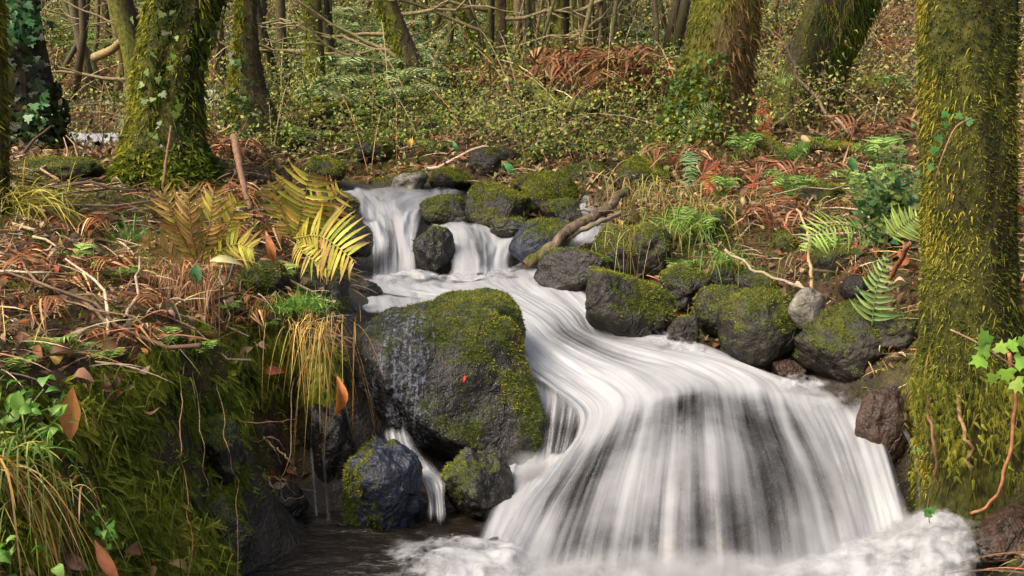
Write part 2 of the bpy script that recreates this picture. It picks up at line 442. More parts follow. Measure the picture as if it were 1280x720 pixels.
# ------------------------------------------------------------------ the lie of the land
CP = [  # picture x, picture y, distance, extra height
 # left bank: lip, face, shelf
 (0,470,1.65,0),(100,455,1.85,0),(200,440,2.05,0),(275,430,2.3,0),(310,425,2.52,0),(400,400,2.66,0),(60,430,1.95,0),(240,405,2.35,0),(350,395,2.75,0),
 (0,720,1.50,0),(100,720,1.64,0),(200,700,1.82,0),(240,715,1.86,0),(275,690,2.05,0),(300,655,2.42,0),(340,630,2.56,0),(390,600,2.66,0),(0,600,1.56,0),(130,600,1.76,0),(230,600,1.95,0),(270,560,2.2,0),(305,560,2.46,0),(350,520,2.62,0),
 (0,390,2.0,0),(100,380,2.25,0),(200,370,2.5,0),(300,370,2.8,0),(390,340,3.0,0),(0,330,2.35,0),(100,330,2.6,0),(200,330,2.8,0),(300,310,3.1,0),(380,300,3.4,0),
 (0,260,2.95,0),(100,265,3.1,0),(0,215,3.7,0),(100,225,3.7,0),(200,240,3.9,0),(280,220,4.0,0),(330,200,4.6,0),(390,225,4.6,0),(405,250,4.2,0),
 (60,195,5.2,0),(110,180,6.4,-.12),(200,160,7,0),(265,130,8,-.1),(50,130,8,0),(100,60,10,0),(100,0,14,0),(0,0,14,0),(0,100,9,0),(-150,200,4.5,0),(-150,100,8,0),
 (310,165,5.6,0),(400,130,7,0),(400,60,10.5,0),(400,0,15,0),(510,130,7,0),(620,100,7.5,0),(620,40,11,0),(620,0,15,0),(700,100,7.5,0),(800,95,8,0),(780,60,10,0),(800,0,14,0),
 (450,210,5.4,0),(520,200,5.4,0),(600,190,5.4,0),(680,200,5.0,0),(760,205,4.7,0),(620,140,6.3,0),(740,130,6.2,0),
 # right bank
 (790,230,4.4,0),(830,190,5.0,0),(900,180,5.2,0),(960,180,5.1,0),(1000,165,5.6,0),(1050,150,6,0),(1100,100,7.2,0),(1120,40,9,0),(1100,0,10.5,0),(980,60,8.5,0),(1150,150,5.2,0),(1250,150,5,0),(1280,0,8,0),
 (850,255,4.0,0),(950,245,3.9,0),(1050,240,3.8,0),(1120,240,3.5,0),(1260,300,3.0,0),(1400,200,4,0),(1400,350,2.8,0),
 (780,300,3.7,0),(850,320,3.5,0),(950,325,3.4,0),(1050,325,3.2,0),(1130,330,3.0,0),(850,385,3.2,0),(930,410,3.1,0),(1050,420,2.95,0),(1130,440,2.65,0),(1130,500,2.5,0),
 (1290,450,2.45,0),(1170,480,2.5,0),(1170,640,2.42,0),(1240,640,2.32,0),(1300,650,2.15,0),(1300,520,2.3,0),(1400,700,1.8,.1),
 # stream bed
 (600,720,2.1,-.16),(800,720,2.1,-.16),(1000,720,2.1,-.16),(1150,700,2.15,-.14),(1210,690,2.2,-.12),(400,690,2.2,-.08),(310,705,2.1,-.07),(450,650,2.45,-.08),(520,600,2.6,-.1),
 (600,372,3.2,-.18),(560,400,2.95,-.3),(700,440,2.9,-.14),(850,450,2.8,-.16),(1000,490,2.7,-.12),(800,560,2.5,-.25),(960,560,2.45,-.25),(1080,560,2.5,-.2),(680,560,2.65,-.2),
 (500,350,3.65,-.12),(600,340,3.6,-.12),(480,250,4.3,-.10),(440,238,4.8,-.08),(560,285,4.0,-.10),(640,325,3.65,-.10),(560,243,4.6,-.08),(720,262,4.1,-.05),(740,300,3.7,-.05),
]
P3 = [at(a, b, c) + np.array([0, 0, e]) for a, b, c, e in CP]
P3 += [np.array(p, float) for p in [(-.3,1.5,.16),(.3,1.4,.14),(.8,1.5,.16),(0,.6,.10),(.5,.4,.1),(0,-1,0),(-1.2,1.1,.72),(-1.6,.6,.85),(1.15,1.2,.6),(1.6,.6,.8),(-2.5,2,1.1),(2.6,2,1.35),
   (-6,2,1.6),(6,2,2.2),(-6,6,1.9),(7,6,2.6),(-20,10,3.5),(22,10,6),(-20,30,8),(0,30,7.5),(20,30,10),(0,60,16),(-40,60,17),(40,60,20),(-40,0,4),(40,0,7),(-5,-6,1),(5,-6,1.2),(0,-12,-.4),(-30,-12,2),(30,-12,3),(0,18,3.6),(-8,18,4),(8,18,4.8)]]
P3 = np.array(P3)
def rbf_fit(XY, Z, smooth=0.004):
    d = np.linalg.norm(XY[:, None] - XY[None], axis=2); n = len(XY)
    A = np.zeros((n + 3, n + 3)); A[:n, :n] = -d + np.eye(n) * -smooth * 0 + np.eye(n) * smooth
    B = np.c_[np.ones(n), XY]; A[:n, n:] = B; A[n:, :n] = B.T
    return np.linalg.solve(A, np.r_[Z, 0, 0, 0])
_w = rbf_fit(P3[:, :2], P3[:, 2])
def rbf(XY):
    out = np.empty(len(XY)); n = len(P3)
    for i in range(0, len(XY), 20000):
        q = XY[i:i + 20000]
        d = np.linalg.norm(q[:, None] - P3[None, :, :2], axis=2)
        out[i:i + 20000] = -d @ _w[:n] + _w[n] + q @ _w[n + 1:]
    return out
def xyline(L): return np.array([at(*p)[:2] for p in L])
STREAM = np.concatenate([xyline([(240,850,1.6),(252,718,1.87),(308,672,2.15),(385,640,2.5),(430,560,2.62),(440,400,3.05),(450,350,3.5),(425,300,3.9),(405,245,4.5),(395,225,5)]),
                         xyline([(470,222,5.1),(600,236,4.8),(600,285,4.2),(700,290,3.9),(700,360,3.3),(760,400,3.1),(900,440,3.0),(1050,480,2.75),(1125,520,2.45),(1150,600,2.4),(1215,655,2.3),(1245,720,2.15),(1280,860,1.7)])])
def in_poly(XY, poly):
    x, y = XY[:, 0], XY[:, 1]; r = np.zeros(len(XY), bool); j = len(poly) - 1
    for i in range(len(poly)):
        xi, yi = poly[i]; xj, yj = poly[j]
        r ^= ((yi > y) != (yj > y)) & (x < (xj - xi) * (y - yi) / (yj - yi + 1e-12) + xi); j = i
    return r
def poly_dist(XY, poly):
    d = np.full(len(XY), 1e9)
    for i in range(len(poly)):
        a, b = poly[i], poly[(i + 1) % len(poly)]; ab = b - a
        t = np.clip(((XY - a) @ ab) / (ab @ ab + 1e-12), 0, 1)
        d = np.minimum(d, np.linalg.norm(XY - a - t[:, None] * ab, axis=1))
    return d
def axis(lo, hi, a, b, step, grow):
    c = list(np.arange(a, b, step)); s = step; x = c[-1]
    while x < hi: s *= grow; x += s; c.append(x)
    s = step; x = c[0]; L = []
    while x > lo: s *= grow; x -= s; L.append(x)
    return np.array(L[::-1] + c)
GX = axis(-45, 45, -1.6, 1.7, .014, 1.035)
GY = axis(-14, 70, 1.3, 3.6, .014, 1.022)
_gx, _gy = np.meshgrid(GX, GY)
_xy = np.c_[_gx.ravel(), _gy.ravel()]
_z = rbf(_xy)
_ins = in_poly(_xy, STREAM); _pd = poly_dist(_xy, STREAM)
_wet = np.where(_ins, 1.0, np.clip(1 - _pd / .10, 0, 1))
_far = np.clip(np.abs(_xy[:, 1]) / 6, .5, 2.0)
_p = np.c_[_xy, _z * .8]
_z = _z + (fbm(_p * 2.3, 3) * np.where(_xy[:, 1] > 2.9, .085, .05) * _far + fbm(_p * 11 + 5, 2) * .012) * np.where(_ins, .3, np.clip(.35 + _pd / .3, 0, 1))
GZ = _z.reshape(len(GY), len(GX))
def gz(x, y):
    x = np.asarray(x, float); y = np.asarray(y, float)
    i = np.clip(np.searchsorted(GX, x) - 1, 0, len(GX) - 2); j = np.clip(np.searchsorted(GY, y) - 1, 0, len(GY) - 2)
    u = np.clip((x - GX[i]) / (GX[i + 1] - GX[i]), 0, 1); v = np.clip((y - GY[j]) / (GY[j + 1] - GY[j]), 0, 1)
    return (GZ[j, i] * (1 - u) + GZ[j, i + 1] * u) * (1 - v) + (GZ[j + 1, i] * (1 - u) + GZ[j + 1, i + 1] * u) * v
def gn(x, y, e=.03):
    return nrm(np.stack([-(gz(x + e, y) - gz(x - e, y)) / (2 * e), -(gz(x, y + e) - gz(x, y - e)) / (2 * e), np.ones_like(np.asarray(x, float))], -1))
def gp(px, d):
    """the ground point seen in picture column px at distance d"""
    x = (np.asarray(px, float) - 640) / FPX * np.asarray(d, float); y = np.asarray(d, float) + x * 0
    return np.stack([x, y, gz(x, y)], -1)
def ghit(px, py, d0=1.3, d1=30):
    """where the ray through (px, py) first meets the ground"""
    dd = np.exp(np.linspace(math.log(d0), math.log(d1), 900)); P = at(np.full(900, px), np.full(900, py), dd)
    k = np.argmax(P[:, 2] < gz(P[:, 0], P[:, 1]))
    return P[k] if k > 0 else P[-1]
g = Geo(); ny, nx = GZ.shape
_i = (np.arange(ny - 1)[:, None] * nx + np.arange(nx - 1)[None]).ravel()
g.add(np.c_[_xy, _z], np.stack([_i, _i + 1, _i + nx + 1, _i + nx], -1)); g.at['wet'] = _wet
tag(build('ground', g, M_SOIL), 'dark forest soil of both banks and the wooded slope', None, None, 'structure')

# ------------------------------------------------------------------ stones
_icos = {}
def ico(k):
    if k not in _icos:
        import bmesh
        bm = bmesh.new(); bmesh.ops.create_icosphere(bm, subdivisions=k, radius=1.0)
        V = np.array([v.co[:] for v in bm.verts]); bm.verts.ensure_lookup_table()
        F = np.array([[v.index for v in f.verts] for f in bm.faces]); bm.free(); _icos[k] = (V, F)
    return _icos[k]
def rock_shape(ctr, r, seed, facets=7, rough=.10, roll=0.0, yaw=0.0, k=6, soft=.2, box=.88):
    rg = np.random.default_rng(seed); V, F = ico(k); V = np.sign(V) * np.abs(V) ** box
    for _ in range(facets):
        n = nrm(rg.normal(size=3)); x = V @ n - rg.uniform(.55, .82); s_ = soft
        V -= np.where(x > s_, x, np.where(x > -s_, (x + s_) ** 2 / (4 * s_), 0))[:, None] * n * .9
    o = rg.uniform(0, 50, 3)
    V = V * (1 + rough * 1.4 * fbm(V * 1.3 + o, 2) + rough * .5 * fbm(V * 4 + o, 3) + rough * .12 * fbm(V * 15 + o, 2))[:, None]
    lo, hi = V.min(0), V.max(0); V = (V - (lo + hi) / 2) / ((hi - lo) / 2)
    cy, sy, cr, sr = math.cos(yaw), math.sin(yaw), math.cos(roll), math.sin(roll)
    V = V * np.asarray(r)
    V = V @ np.array([[cy, sy, 0], [-sy, cy, 0], [0, 0, 1]])
    V = V @ np.array([[cr, 0, -sr], [0, 1, 0], [sr, 0, cr]])
    return V + ctr, F
def rock(name, label, x0, x1, y0, y1, d, mat=None, moss=.3, seed=1, ry=.9, group=None, facets=7, rough=.10, roll=0.0, yaw=0.0, side=(0, 0, 0), fuzz=1.0, k=6, pal=None, sink=0.0, tl=.009, soft=.2, box=.88):
    c = at((x0 + x1) / 2, (y0 + y1) / 2, d); s = d / FPX
    rx, rz = (x1 - x0) / 2 * s, (y1 - y0) / 2 * s * 1.03
    c = c - np.array([0, 0, sink * rz])
    V, F = rock_shape(c, (rx, max(rx, rz) * ry, rz), seed, facets, rough, roll, yaw, k, soft, box)
    N = vnormals(V, [F])
    m = sstep(.0, .55, N[:, 2] * .75 + N @ np.asarray(side, float) + fbm(V * 9 + seed, 3) * .45 + fbm(V * 34 + seed, 3) * .34 + (moss - .55))
    if moss <= 0: m = m * 0
    base = c - np.array([0, 0, rz])
    t = thing(name, label, 'rock', base, group)
    g = Geo().add(V, F, (.1, .1, .1)); g.at['moss'] = m
    build('stone', g, mat or M_ROCK, t)
    area = 4 * rx * rz
    n = int(area * m.mean() * 4.2e5 * fuzz)
    if n > 30:
        n = min(n, 26000)
        vis = m * (N[:, 1] < .55)
        P, Nn = sample(V, [F], n, np.where(m > .25, vis, 0))
        cl = fbm(P * 11 + seed, 3) * .5 + .42 + RNG.normal(0, .13, len(P)) + Nn[:, 2] * .12
        g = Geo(); L = tl * rnd(.5, 1.5, len(P)) * (d / 3) ** .5
        tufts(g, P - Nn * .002, Nn, L, L * .32, ramp3(cl + .2, pal or MOSSPAL), .75, .2, 1, .55)
        build('moss', g, M_MOSS, t)
    return t, V, F, N

ROCKS = {}
def R(*a, **k):
    r = rock(*a, **k); ROCKS[a[1]] = r; return r
big = R('boulder', 'largest wet boulder, water trickling down its pale left half and moss on its right', 432, 678, 382, 604, 2.78, M_ROCKWET, .17, 23, .75, None, 6, .075, .06, .1, (.95, -.05, .1), .9, soft=.2, box=.74)
R('boulder', 'low mossy hump of stone topping the largest boulder at its back', 522, 660, 361, 470, 2.86, M_ROCKWET, .42, 4, .8, None, 5, .07, .2, 0, (.2, 0, 0), soft=.2)
R('wet_rock', 'bluish wet rounded rock below the largest boulder, moss on its left flank', 420, 534, 548, 680, 2.42, M_ROCKSHEEN, .36, 8, .8, None, 8, .11, .35, .3, (-.95, -.1, -.25), .9, soft=.14, box=.95)
R('wet_rock', 'small dark wet rock with red leaves at the foot of the largest boulder', 548, 652, 562, 660, 2.46, M_ROCKWET, .25, 9, .8, None, 9, .12, .1, .3, (-.6, 0, 0))
R('rock', 'dark pointed rock splitting the upper fall in two', 518, 572, 283, 356, 3.72, M_ROCKWET, .12, 12, .8, None, 8, .10, -.25, 0)
R('rock', 'dark rounded rock left of the upper fall behind the golden fern', 394, 449, 234, 276, 4.05, M_ROCKWET, .3, 13, 1, None, 5, .08)
R('rock', 'small dark rock touching the left edge of the upper fall', 424, 466, 276, 322, 3.72, M_ROCKWET, .2, 14, 1, None, 5, .08)
R('rock', 'low black wet stone at the foot of the upper fall', 434, 478, 349, 382, 3.35, M_ROCKWET, 0, 15, 1, None, 7, .10)
R('rock', 'dark mossy block on the left bank under the golden fern', 366, 444, 326, 436, 3.0, M_ROCK, .35, 16, .9, None, 8, .10)
R('rock', 'flat dark stone with a mossy top, first in the row right of the upper pool', 524, 598, 243, 286, 4.2, M_ROCK, .42, 17, .9, None, 6, .08, .06)
R('rock', 'tall dark rounded stone, second in the row right of the upper pool', 581, 658, 229, 294, 4.12, M_ROCK, .33, 18, .9, None, 5, .07)
R('rock', 'bright yellow mossy egg-shaped stone, tallest of the row right of the upper pool', 651, 723, 216, 280, 4.25, M_ROCK, .72, 19, .9, None, 4, .06, -.3)
R('rock', 'low mossy stone tucked behind the bright yellow mossy stone', 640, 702, 216, 244, 4.5, M_ROCK, .65, 20, .9, None, 5, .08, -.15)
R('rock', 'mossy stone with dead leaves beside the small right-hand trickle', 700, 778, 203, 242, 4.6, M_ROCK, .6, 22, .9, None, 6, .1)
R('rock', 'small dark stone below the bright yellow mossy stone', 676, 727, 249, 284, 4.02, M_ROCK, .3, 23, 1, None, 5, .08)
R('rock', 'sleek bluish grey wet stone under the fallen branch', 636, 722, 274, 340, 3.62, M_ROCKSHEEN, .25, 24, .9, None, 5, .07, -.35, 0, (.35, 0, 0))
R('rock', 'flat low dark stone between the two streams of the upper fall', 612, 664, 271, 296, 3.95, M_ROCKWET, .1, 25, 1, None, 6, .08)
R('rock', 'square dark slab with a pale wet top under the fallen branch', 666, 770, 308, 374, 3.36, M_ROCKWET, .12, 26, .8, None, 10, .08, -.1)
R('rock', 'grassy mossy block beside the square dark slab', 740, 838, 278, 372, 3.45, M_ROCK, .55, 27, .9, None, 9, .1)
R('rock', 'long sloping mossy stone at the right edge of the cascade', 722, 846, 346, 424, 3.08, M_ROCK, .48, 28, .7, None, 7, .08, .42, 0, (.25, 0, 0))
R('rock', 'round mossy stone beside the long sloping stone', 824, 888, 332, 394, 3.22, M_ROCK, .5, 29, .9, None, 5, .1)
R('rock', 'yellow-green mossy stone hugging the left side of the dark round boulder', 866, 940, 354, 422, 3.08, M_ROCK, .62, 30, .9, None, 5, .09, -.35)
R('rock', 'narrow mossy ridge of stone behind the yellow-green mossy stone', 886, 942, 324, 374, 3.28, M_ROCK, .6, 31, .9, None, 6, .1, -.5)
R('rock', 'small mossy stone behind the dark round boulder', 918, 972, 336, 378, 3.2, M_ROCK, .6, 32, .9, None, 5, .1)
R('boulder', 'dark round boulder with a mossy cap on the right shore of the cascade', 898, 1002, 358, 470, 2.92, M_ROCK, .46, 133, .9, None, 5, .06, -.5, box=1.0)
R('rock', 'upright angular grey splinter of stone beside the dark round boulder', 986, 1030, 360, 412, 2.84, M_ROCKPALE, 0, 34, .7, None, 10, .05, .45)
R('boulder', 'broad dark boulder with mossy top on the right shore', 990, 1126, 374, 486, 2.82, M_ROCK, .48, 35, .8, None, 7, .09, .12, box=1.0)
R('rock', 'small smooth dark grey stone lying on the right bank', 1050, 1082, 344, 376, 3.0, M_ROCK, 0, 36, .9, None, 6, .06, k=5)
R('rock', 'small pale stone on top of the broad mossy boulder', 1064, 1092, 388, 404, 2.8, M_ROCKPALE, 0, 37, .9, None, 8, .08, k=5)
R('rock', 'dark blocky stone between the broad boulder and the big mossy trunk', 1078, 1160, 388, 440, 2.75, M_ROCK, .25, 38, .9, None, 8, .1, k=5)
R('rock', 'pale grey flat rock at the head of the stream', 488, 536, 214, 244, 4.9, M_ROCKPALE, .12, 39, .9, None, 9, .08, k=5)
R('rock', 'green mossy stone next to the pale flat rock at the head of the stream', 536, 590, 210, 242, 4.85, M_ROCK, .6, 40, .9, None, 6, .08, k=5)
R('rock', 'dark hollow-sided rock under leaf litter in the middle of the far bank', 584, 652, 184, 238, 5.05, M_ROCK, .05, 41, .7, None, 7, .1, k=5)
R('rock', 'mossy round stone at the left end of the upper pool', 376, 432, 196, 232, 4.95, M_ROCK, .55, 42, .9, None, 5, .1, k=5)
R('wet_rock', 'brown wet stone at the right end of the big fall', 1064, 1142, 480, 590, 2.5, M_ROCKBROWN, 0, 43, .6, None, 7, .1)
R('wet_rock', 'dark wet stone in the bottom right corner below the trunk', 1208, 1300, 632, 706, 2.2, M_ROCKBROWN, 0, 44, .9, None, 9, .12)
R('wet_rock', 'dark greenish stone under the roots of the left bank', 296, 386, 598, 664, 2.42, M_ROCKWET, .08, 45, .9, None, 9, .1, .3)
R('wet_rock', 'black wet stone at the back of the hollow beside the blue rock', 372, 448, 500, 662, 2.62, M_ROCKWET, 0, 46, .6, None, 8, .1)
R('wet_rock', 'brownish stone standing in the hollow under the left bank', 296, 360, 520, 604, 2.55, M_ROCKBROWN, 0, 47, .6, None, 8, .1)
R('rock', 'dark mossy lump of the left bank at the corner of the pool', 232, 316, 620, 730, 2.02, M_ROCK, .5, 61, .8, None, 7, .14, .2)
R('rock', 'dark mossy bulge jutting from the steep left bank above the pool corner', 236, 306, 520, 618, 2.16, M_ROCK, .45, 62, .7, None, 7, .14)
for lab, a in [('mossy hummock in the litter at the left edge of the bank shelf', (10, 84, 286, 336, 2.62)), ('mossy hummock behind the reddish dry grass of the left bank', (150, 214, 290, 330, 2.95)),
               ('low mossy hummock at the lip of the left bank above the hanging moss', (96, 176, 398, 446, 2.12)), ('mossy hummock between the green cushion of grass and the broken brown stem', (300, 362, 318, 372, 2.86))]:
    R('rock', lab, *a, M_ROCK, .8, int(a[0]) + 3, .9, None, 6, .14, k=5, sink=.25)
R('rock', 'small reddish stone between the dark round boulder and the broad boulder', 962, 1008, 448, 476, 2.85, M_ROCKBROWN, 0, 48, .9, None, 7, .1, k=5)
R('rock', 'small dark stone by the water left of the round mossy stone', 832, 876, 392, 440, 3.0, M_ROCK, .15, 49, .9, None, 7, .1, k=5)
R('rock', 'mossy hummock of stone half buried in the right bank above the shore stones', 956, 1016, 288, 356, 3.45, M_ROCK, .55, 50, .9, None, 6, .12, k=5)
dome = R('boulder', 'dark smooth boulder under the sheet of the big fall', 712, 1076, 532, 800, 2.60, M_ROCKWET, 0, 52, .40, None, 4, .05)
for lab, a in [('dark mossy stone in the shade left of the far trickle', (60, 100, 172, 206, 5.6)), ('low mossy mound of stone at the left edge of the picture', (20, 130, 196, 240, 3.9)),
               ('mossy stone in the brush right of the second mossy trunk', (348, 392, 150, 186, 5.9)), ('dark stone in the brush left of the leaning trunk', (404, 452, 128, 168, 6.4)),
               ('dark boulder in a gap of the undergrowth on the far right slope', (778, 846, 44, 92, 9.0)), ('mossy stone at the foot of the far bank under the fern clump', (436, 494, 168, 206, 5.5)),
               ('round mossy mound under the fallen log on the far bank', (690, 748, 172, 212, 5.2)), ('mossy hump of the bank just right of the small right-hand trickle', (764, 842, 196, 262, 4.35)),
               ('wide mossy hump behind the row of stones at the upper pool', (596, 680, 190, 226, 5.1)), ('mossy lump at the foot of the second mossy trunk', (290, 352, 176, 214, 4.9)),
               ('mossy lump of the bank under the rust-red bracken', (866, 940, 262, 336, 3.62)), ('dark mossy ledge below the arching green fern', (1010, 1092, 308, 368, 3.2)),
               ('olive mossy lump beside the peeled tan stick', (990, 1066, 226, 286, 3.75))]:
    R('rock', lab, *a, M_ROCK, .55, int(a[0]), .9, None, 6, .1, k=5)

# ------------------------------------------------------------------ moving water
def sheet(name, label, rows, mat, nu=90, nv=150, amp=.010, fu=26., fv=2.2, fade=(.06, .06, .05, .05), seed=0, bump=0.0, parent=None):
    A = np.array([[(*at(p[0], p[1], p[2]), p[3] if len(p) > 3 else 1.0) for p in r] for r in rows])
    A = upsample(A, nv); A = upsample(A.transpose(1, 0, 2), nu).transpose(1, 0, 2)
    P = A[..., :3]; D = A[..., 3]
    v = np.concatenate([np.zeros(1), np.cumsum(np.linalg.norm(np.diff(P, axis=0), axis=2).mean(1))])
    w = np.linalg.norm(np.diff(P, axis=1), axis=2).sum(1).mean()
    uu = np.linspace(0, 1, nu); vv = np.linspace(0, 1, nv)
    U, Vv = np.meshgrid(uu * w, v)
    Nn = nrm(np.cross(np.gradient(P, axis=1), np.gradient(P, axis=0))); Nn = np.where(Nn[..., 2:3] + -Nn[..., 1:2] < 0, -Nn, Nn)
    q = np.stack([U * fu, Vv * fv, np.full_like(U, seed * 3.7)], -1).reshape(-1, 3)
    h = (fbm(q, 3) * amp).reshape(U.shape)
    if bump: h += (fbm(np.c_[q[:, 0] / fu * (11 if mat is M_FOAM else 10), q[:, 1] / fv * (11 if mat is M_FOAM else 2.6), q[:, 2]], 3) * bump).reshape(U.shape)
    P = P + Nn * h[..., None]
    e = lambda t, a: sstep(0, a, t) if a > 0 else np.ones_like(t)
    F_ = (e(uu, fade[0]) * e(1 - uu, fade[1]))[None] * (e(vv, fade[2]) * e(1 - vv, fade[3]))[:, None]
    D = np.clip(D, 0, 1.2) * F_
    g = Geo(); i = (np.arange(nv - 1)[:, None] * nu + np.arange(nu - 1)[None]).ravel()
    g.add(P.reshape(-1, 3), np.stack([i, i + 1, i + nu + 1, i + nu], -1)); g.at['D'] = D.ravel()
    g.uv = np.c_[U.ravel() + seed * 1.37, Vv.ravel() + seed * .71]
    o = build(name, g, mat, parent); return tag(o, label, None, None, 'structure')

sheet('stream_water', 'milky water of the upper pool narrowing into its chute', [
    [(398,236,5.0,.5),(430,231,5.05,.8),(465,230,5.1,.5),(540,238,4.95,.0),(600,238,4.9,.0)],
    [(425,246,4.6,.8),(450,243,4.65,1),(480,241,4.7,.75),(545,243,4.65,.6),(600,241,4.6,.3)],
    [(442,256,4.35,.9),(460,255,4.4,1),(480,254,4.4,1),(515,252,4.45,.7),(560,250,4.45,.5)],
    [(446,272,4.1,.9),(465,270,4.12,1),(485,268,4.14,.9),(508,268,4.14,.8),(535,270,4.14,.7)],
    [(452,288,3.95,.9),(470,286,3.97,1),(488,285,3.97,.8),(506,285,3.97,1),(530,287,3.95,.8)],
    [(458,306,3.85,.8),(474,305,3.86,.9),(490,304,3.86,.7),(506,304,3.86,1),(524,306,3.85,.9)],
    [(460,330,3.76,.5),(475,330,3.77,.55),(490,330,3.77,.8),(508,330,3.77,1),(524,330,3.76,.9)],
    [(458,352,3.68,.8),(475,353,3.68,.9),(490,353,3.68,1),(508,354,3.68,1),(526,354,3.68,.9)],
    [(450,362,3.55,1),(475,364,3.55,1),(492,365,3.55,1),(510,365,3.55,1),(530,365,3.55,1)]], M_SILK, 80, 140, .008, 24., 2.6, (.2,.2,.06,.05), 1, .020)
sheet('stream_water', 'smooth arching water right of the pointed rock', [
    [(520,279,4.1,.4),(555,275,4.12,.5),(585,276,4.12,.5),(615,282,4.08,.7),(650,286,4.05,.8)],
    [(532,288,3.95,.8),(558,281,3.97,.9),(585,282,3.98,.9),(622,291,3.95,1),(660,293,3.95,.9)],
    [(545,300,3.85,.9),(568,293,3.84,1),(592,297,3.84,.8),(622,306,3.84,1),(654,308,3.86,.9)],
    [(556,318,3.77,.9),(574,314,3.74,1),(594,316,3.74,.7),(618,324,3.74,1),(646,324,3.76,1)],
    [(562,336,3.70,.9),(578,334,3.67,1),(596,333,3.66,.9),(620,340,3.66,1),(652,340,3.68,1)],
    [(545,352,3.6,1),(572,352,3.58,1),(596,350,3.56,1),(626,352,3.55,1),(668,350,3.6,1)]], M_SILK, 80, 110, .007, 22., 2.6, (.18,.18,.1,.05), 2, .020)
def cols(rows, n): return [[tuple(p) for p in upsample([q if len(q) > 3 else (*q, 1.0) for q in r], n)] for r in rows]
RUN = [
    [(440,346,3.62,.8),(500,346,3.64,1),(560,345,3.62,1),(620,340,3.62,1),(665,332,3.66,1),(700,338,3.5,.6)],
    [(446,366,3.42,.9),(505,362,3.44,1),(565,360,3.42,1),(628,354,3.42,1),(680,350,3.42,1),(712,354,3.38,.8)],
    [(560,384,3.14,1),(588,378,3.16,1),(618,372,3.2,1),(652,368,3.24,1),(695,364,3.26,1),(738,366,3.26,.9)],
    [(606,408,3.0,1),(634,402,3.02,1),(662,397,3.06,1),(694,392,3.1,.9),(726,388,3.13,.8),(752,390,3.13,.9)],
    [(630,434,2.9,1),(660,430,2.92,1),(692,424,2.96,.75),(722,418,3.0,.62),(748,415,3.04,.7),(772,414,3.06,1)],
    [(640,462,2.82,1),(684,455,2.84,1),(730,447,2.88,.95),(776,438,2.92,.8),(816,430,2.96,.85),(868,424,3.0,.5)],
    [(676,488,2.76,.8),(716,478,2.78,1),(770,467,2.80,1),(836,456,2.82,1),(900,451,2.84,1),(968,466,2.82,.6)],
    [(712,520,2.68,.7),(748,502,2.70,1),(796,487,2.72,1),(872,474,2.74,1),(952,474,2.75,1),(1040,492,2.72,.8)]]
FAN = [
    [(712,550,2.61,.7),(750,524,2.63,1),(804,500,2.65,.92),(882,484,2.67,.88),(966,488,2.69,1),(1060,502,2.66,.95)],
    [(686,584,2.52,.75),(738,550,2.54,.88),(802,517,2.56,.66),(884,500,2.58,.62),(974,508,2.61,.72),(1074,520,2.59,.95)],
    [(660,618,2.43,.8),(716,584,2.44,.62),(796,546,2.45,.59),(886,525,2.46,.66),(986,540,2.48,.54),(1096,552,2.51,.95)],
    [(630,650,2.34,.9),(692,622,2.345,.60),(784,590,2.34,.72),(890,566,2.35,.78),(1004,582,2.38,.54),(1114,594,2.42,.95)],
    [(612,682,2.27,1),(672,664,2.265,.85),(772,640,2.255,.62),(894,624,2.255,.58),(1020,632,2.30,.60),(1132,640,2.34,.95)],
    [(594,716,2.20,1),(654,704,2.18,.9),(762,690,2.175,.60),(898,682,2.175,.54),(1032,688,2.21,.8),(1146,680,2.27,1)],
    [(580,752,2.14,1),(640,750,2.12,1),(754,744,2.10,.85),(900,742,2.10,.8),(1040,738,2.13,1),(1160,722,2.20,1)]]
sheet('stream_water', 'white water running round the largest boulder and pouring in a big fan over the dark smooth boulder', RUN + FAN, M_SILK, 240, 420, .004, 24., 1.0, (.08,.06,.02,.01), 3, .009)
def shift(rows, dd, dm):
    return [[(p[0], p[1], p[2] - dd, max(0, p[3] - dm)) for p in r] for r in rows]
sheet('waterfall', 'loose outer strands of the big fan-shaped fall', shift(FAN, .022, .40), mat_silk('silky_strands', 42., 1.0, contrast=1.5), 180, 160, .008, 40., 1.0, (.05,.05,.22,.02), 5)
sheet('waterfall', 'veil of water dropping between the largest boulder and the big fall', [
    [(640,468,2.84,.9),(668,474,2.82,1),(700,480,2.80,1),(740,486,2.76,.8)],
    [(642,490,2.76,.85),(672,496,2.74,.8),(704,502,2.73,.75),(738,512,2.70,.5)],
    [(638,524,2.70,.75),(668,530,2.69,.62),(700,536,2.68,.5),(730,546,2.65,.4)],
    [(634,560,2.66,.7),(664,568,2.65,.66),(694,570,2.64,.6),(716,574,2.60,.6)],
    [(628,594,2.60,.9),(658,598,2.58,1),(688,598,2.56,1),(704,596,2.54,.9)]], M_SILK, 90, 90, .008, 40., 1.5, (.08,.05,.05,.05), 6)
sheet('stream_water', 'foaming water flowing out of the pocket beside the largest boulder', [
    [(630,574,2.64,.7),(660,574,2.63,1),(692,566,2.60,1),(716,556,2.56,.6)],
    [(624,596,2.54,.9),(654,594,2.52,1),(684,590,2.50,1),(706,584,2.47,.9)],
    [(606,626,2.44,.9),(636,628,2.42,1),(666,622,2.39,1),(690,614,2.38,.8)],
    [(590,664,2.34,.9),(620,668,2.32,1),(652,664,2.29,1),(676,656,2.28,.8)],
    [(576,706,2.24,.9),(608,712,2.21,1),(640,712,2.19,1),(664,706,2.18,.8)],
    [(562,750,2.14,1),(596,756,2.12,1),(630,758,2.10,1),(654,756,2.09,.8)]], M_SILK, 80, 130, .007, 22., 3., (.32,.14,.08,.02), 7, .010)
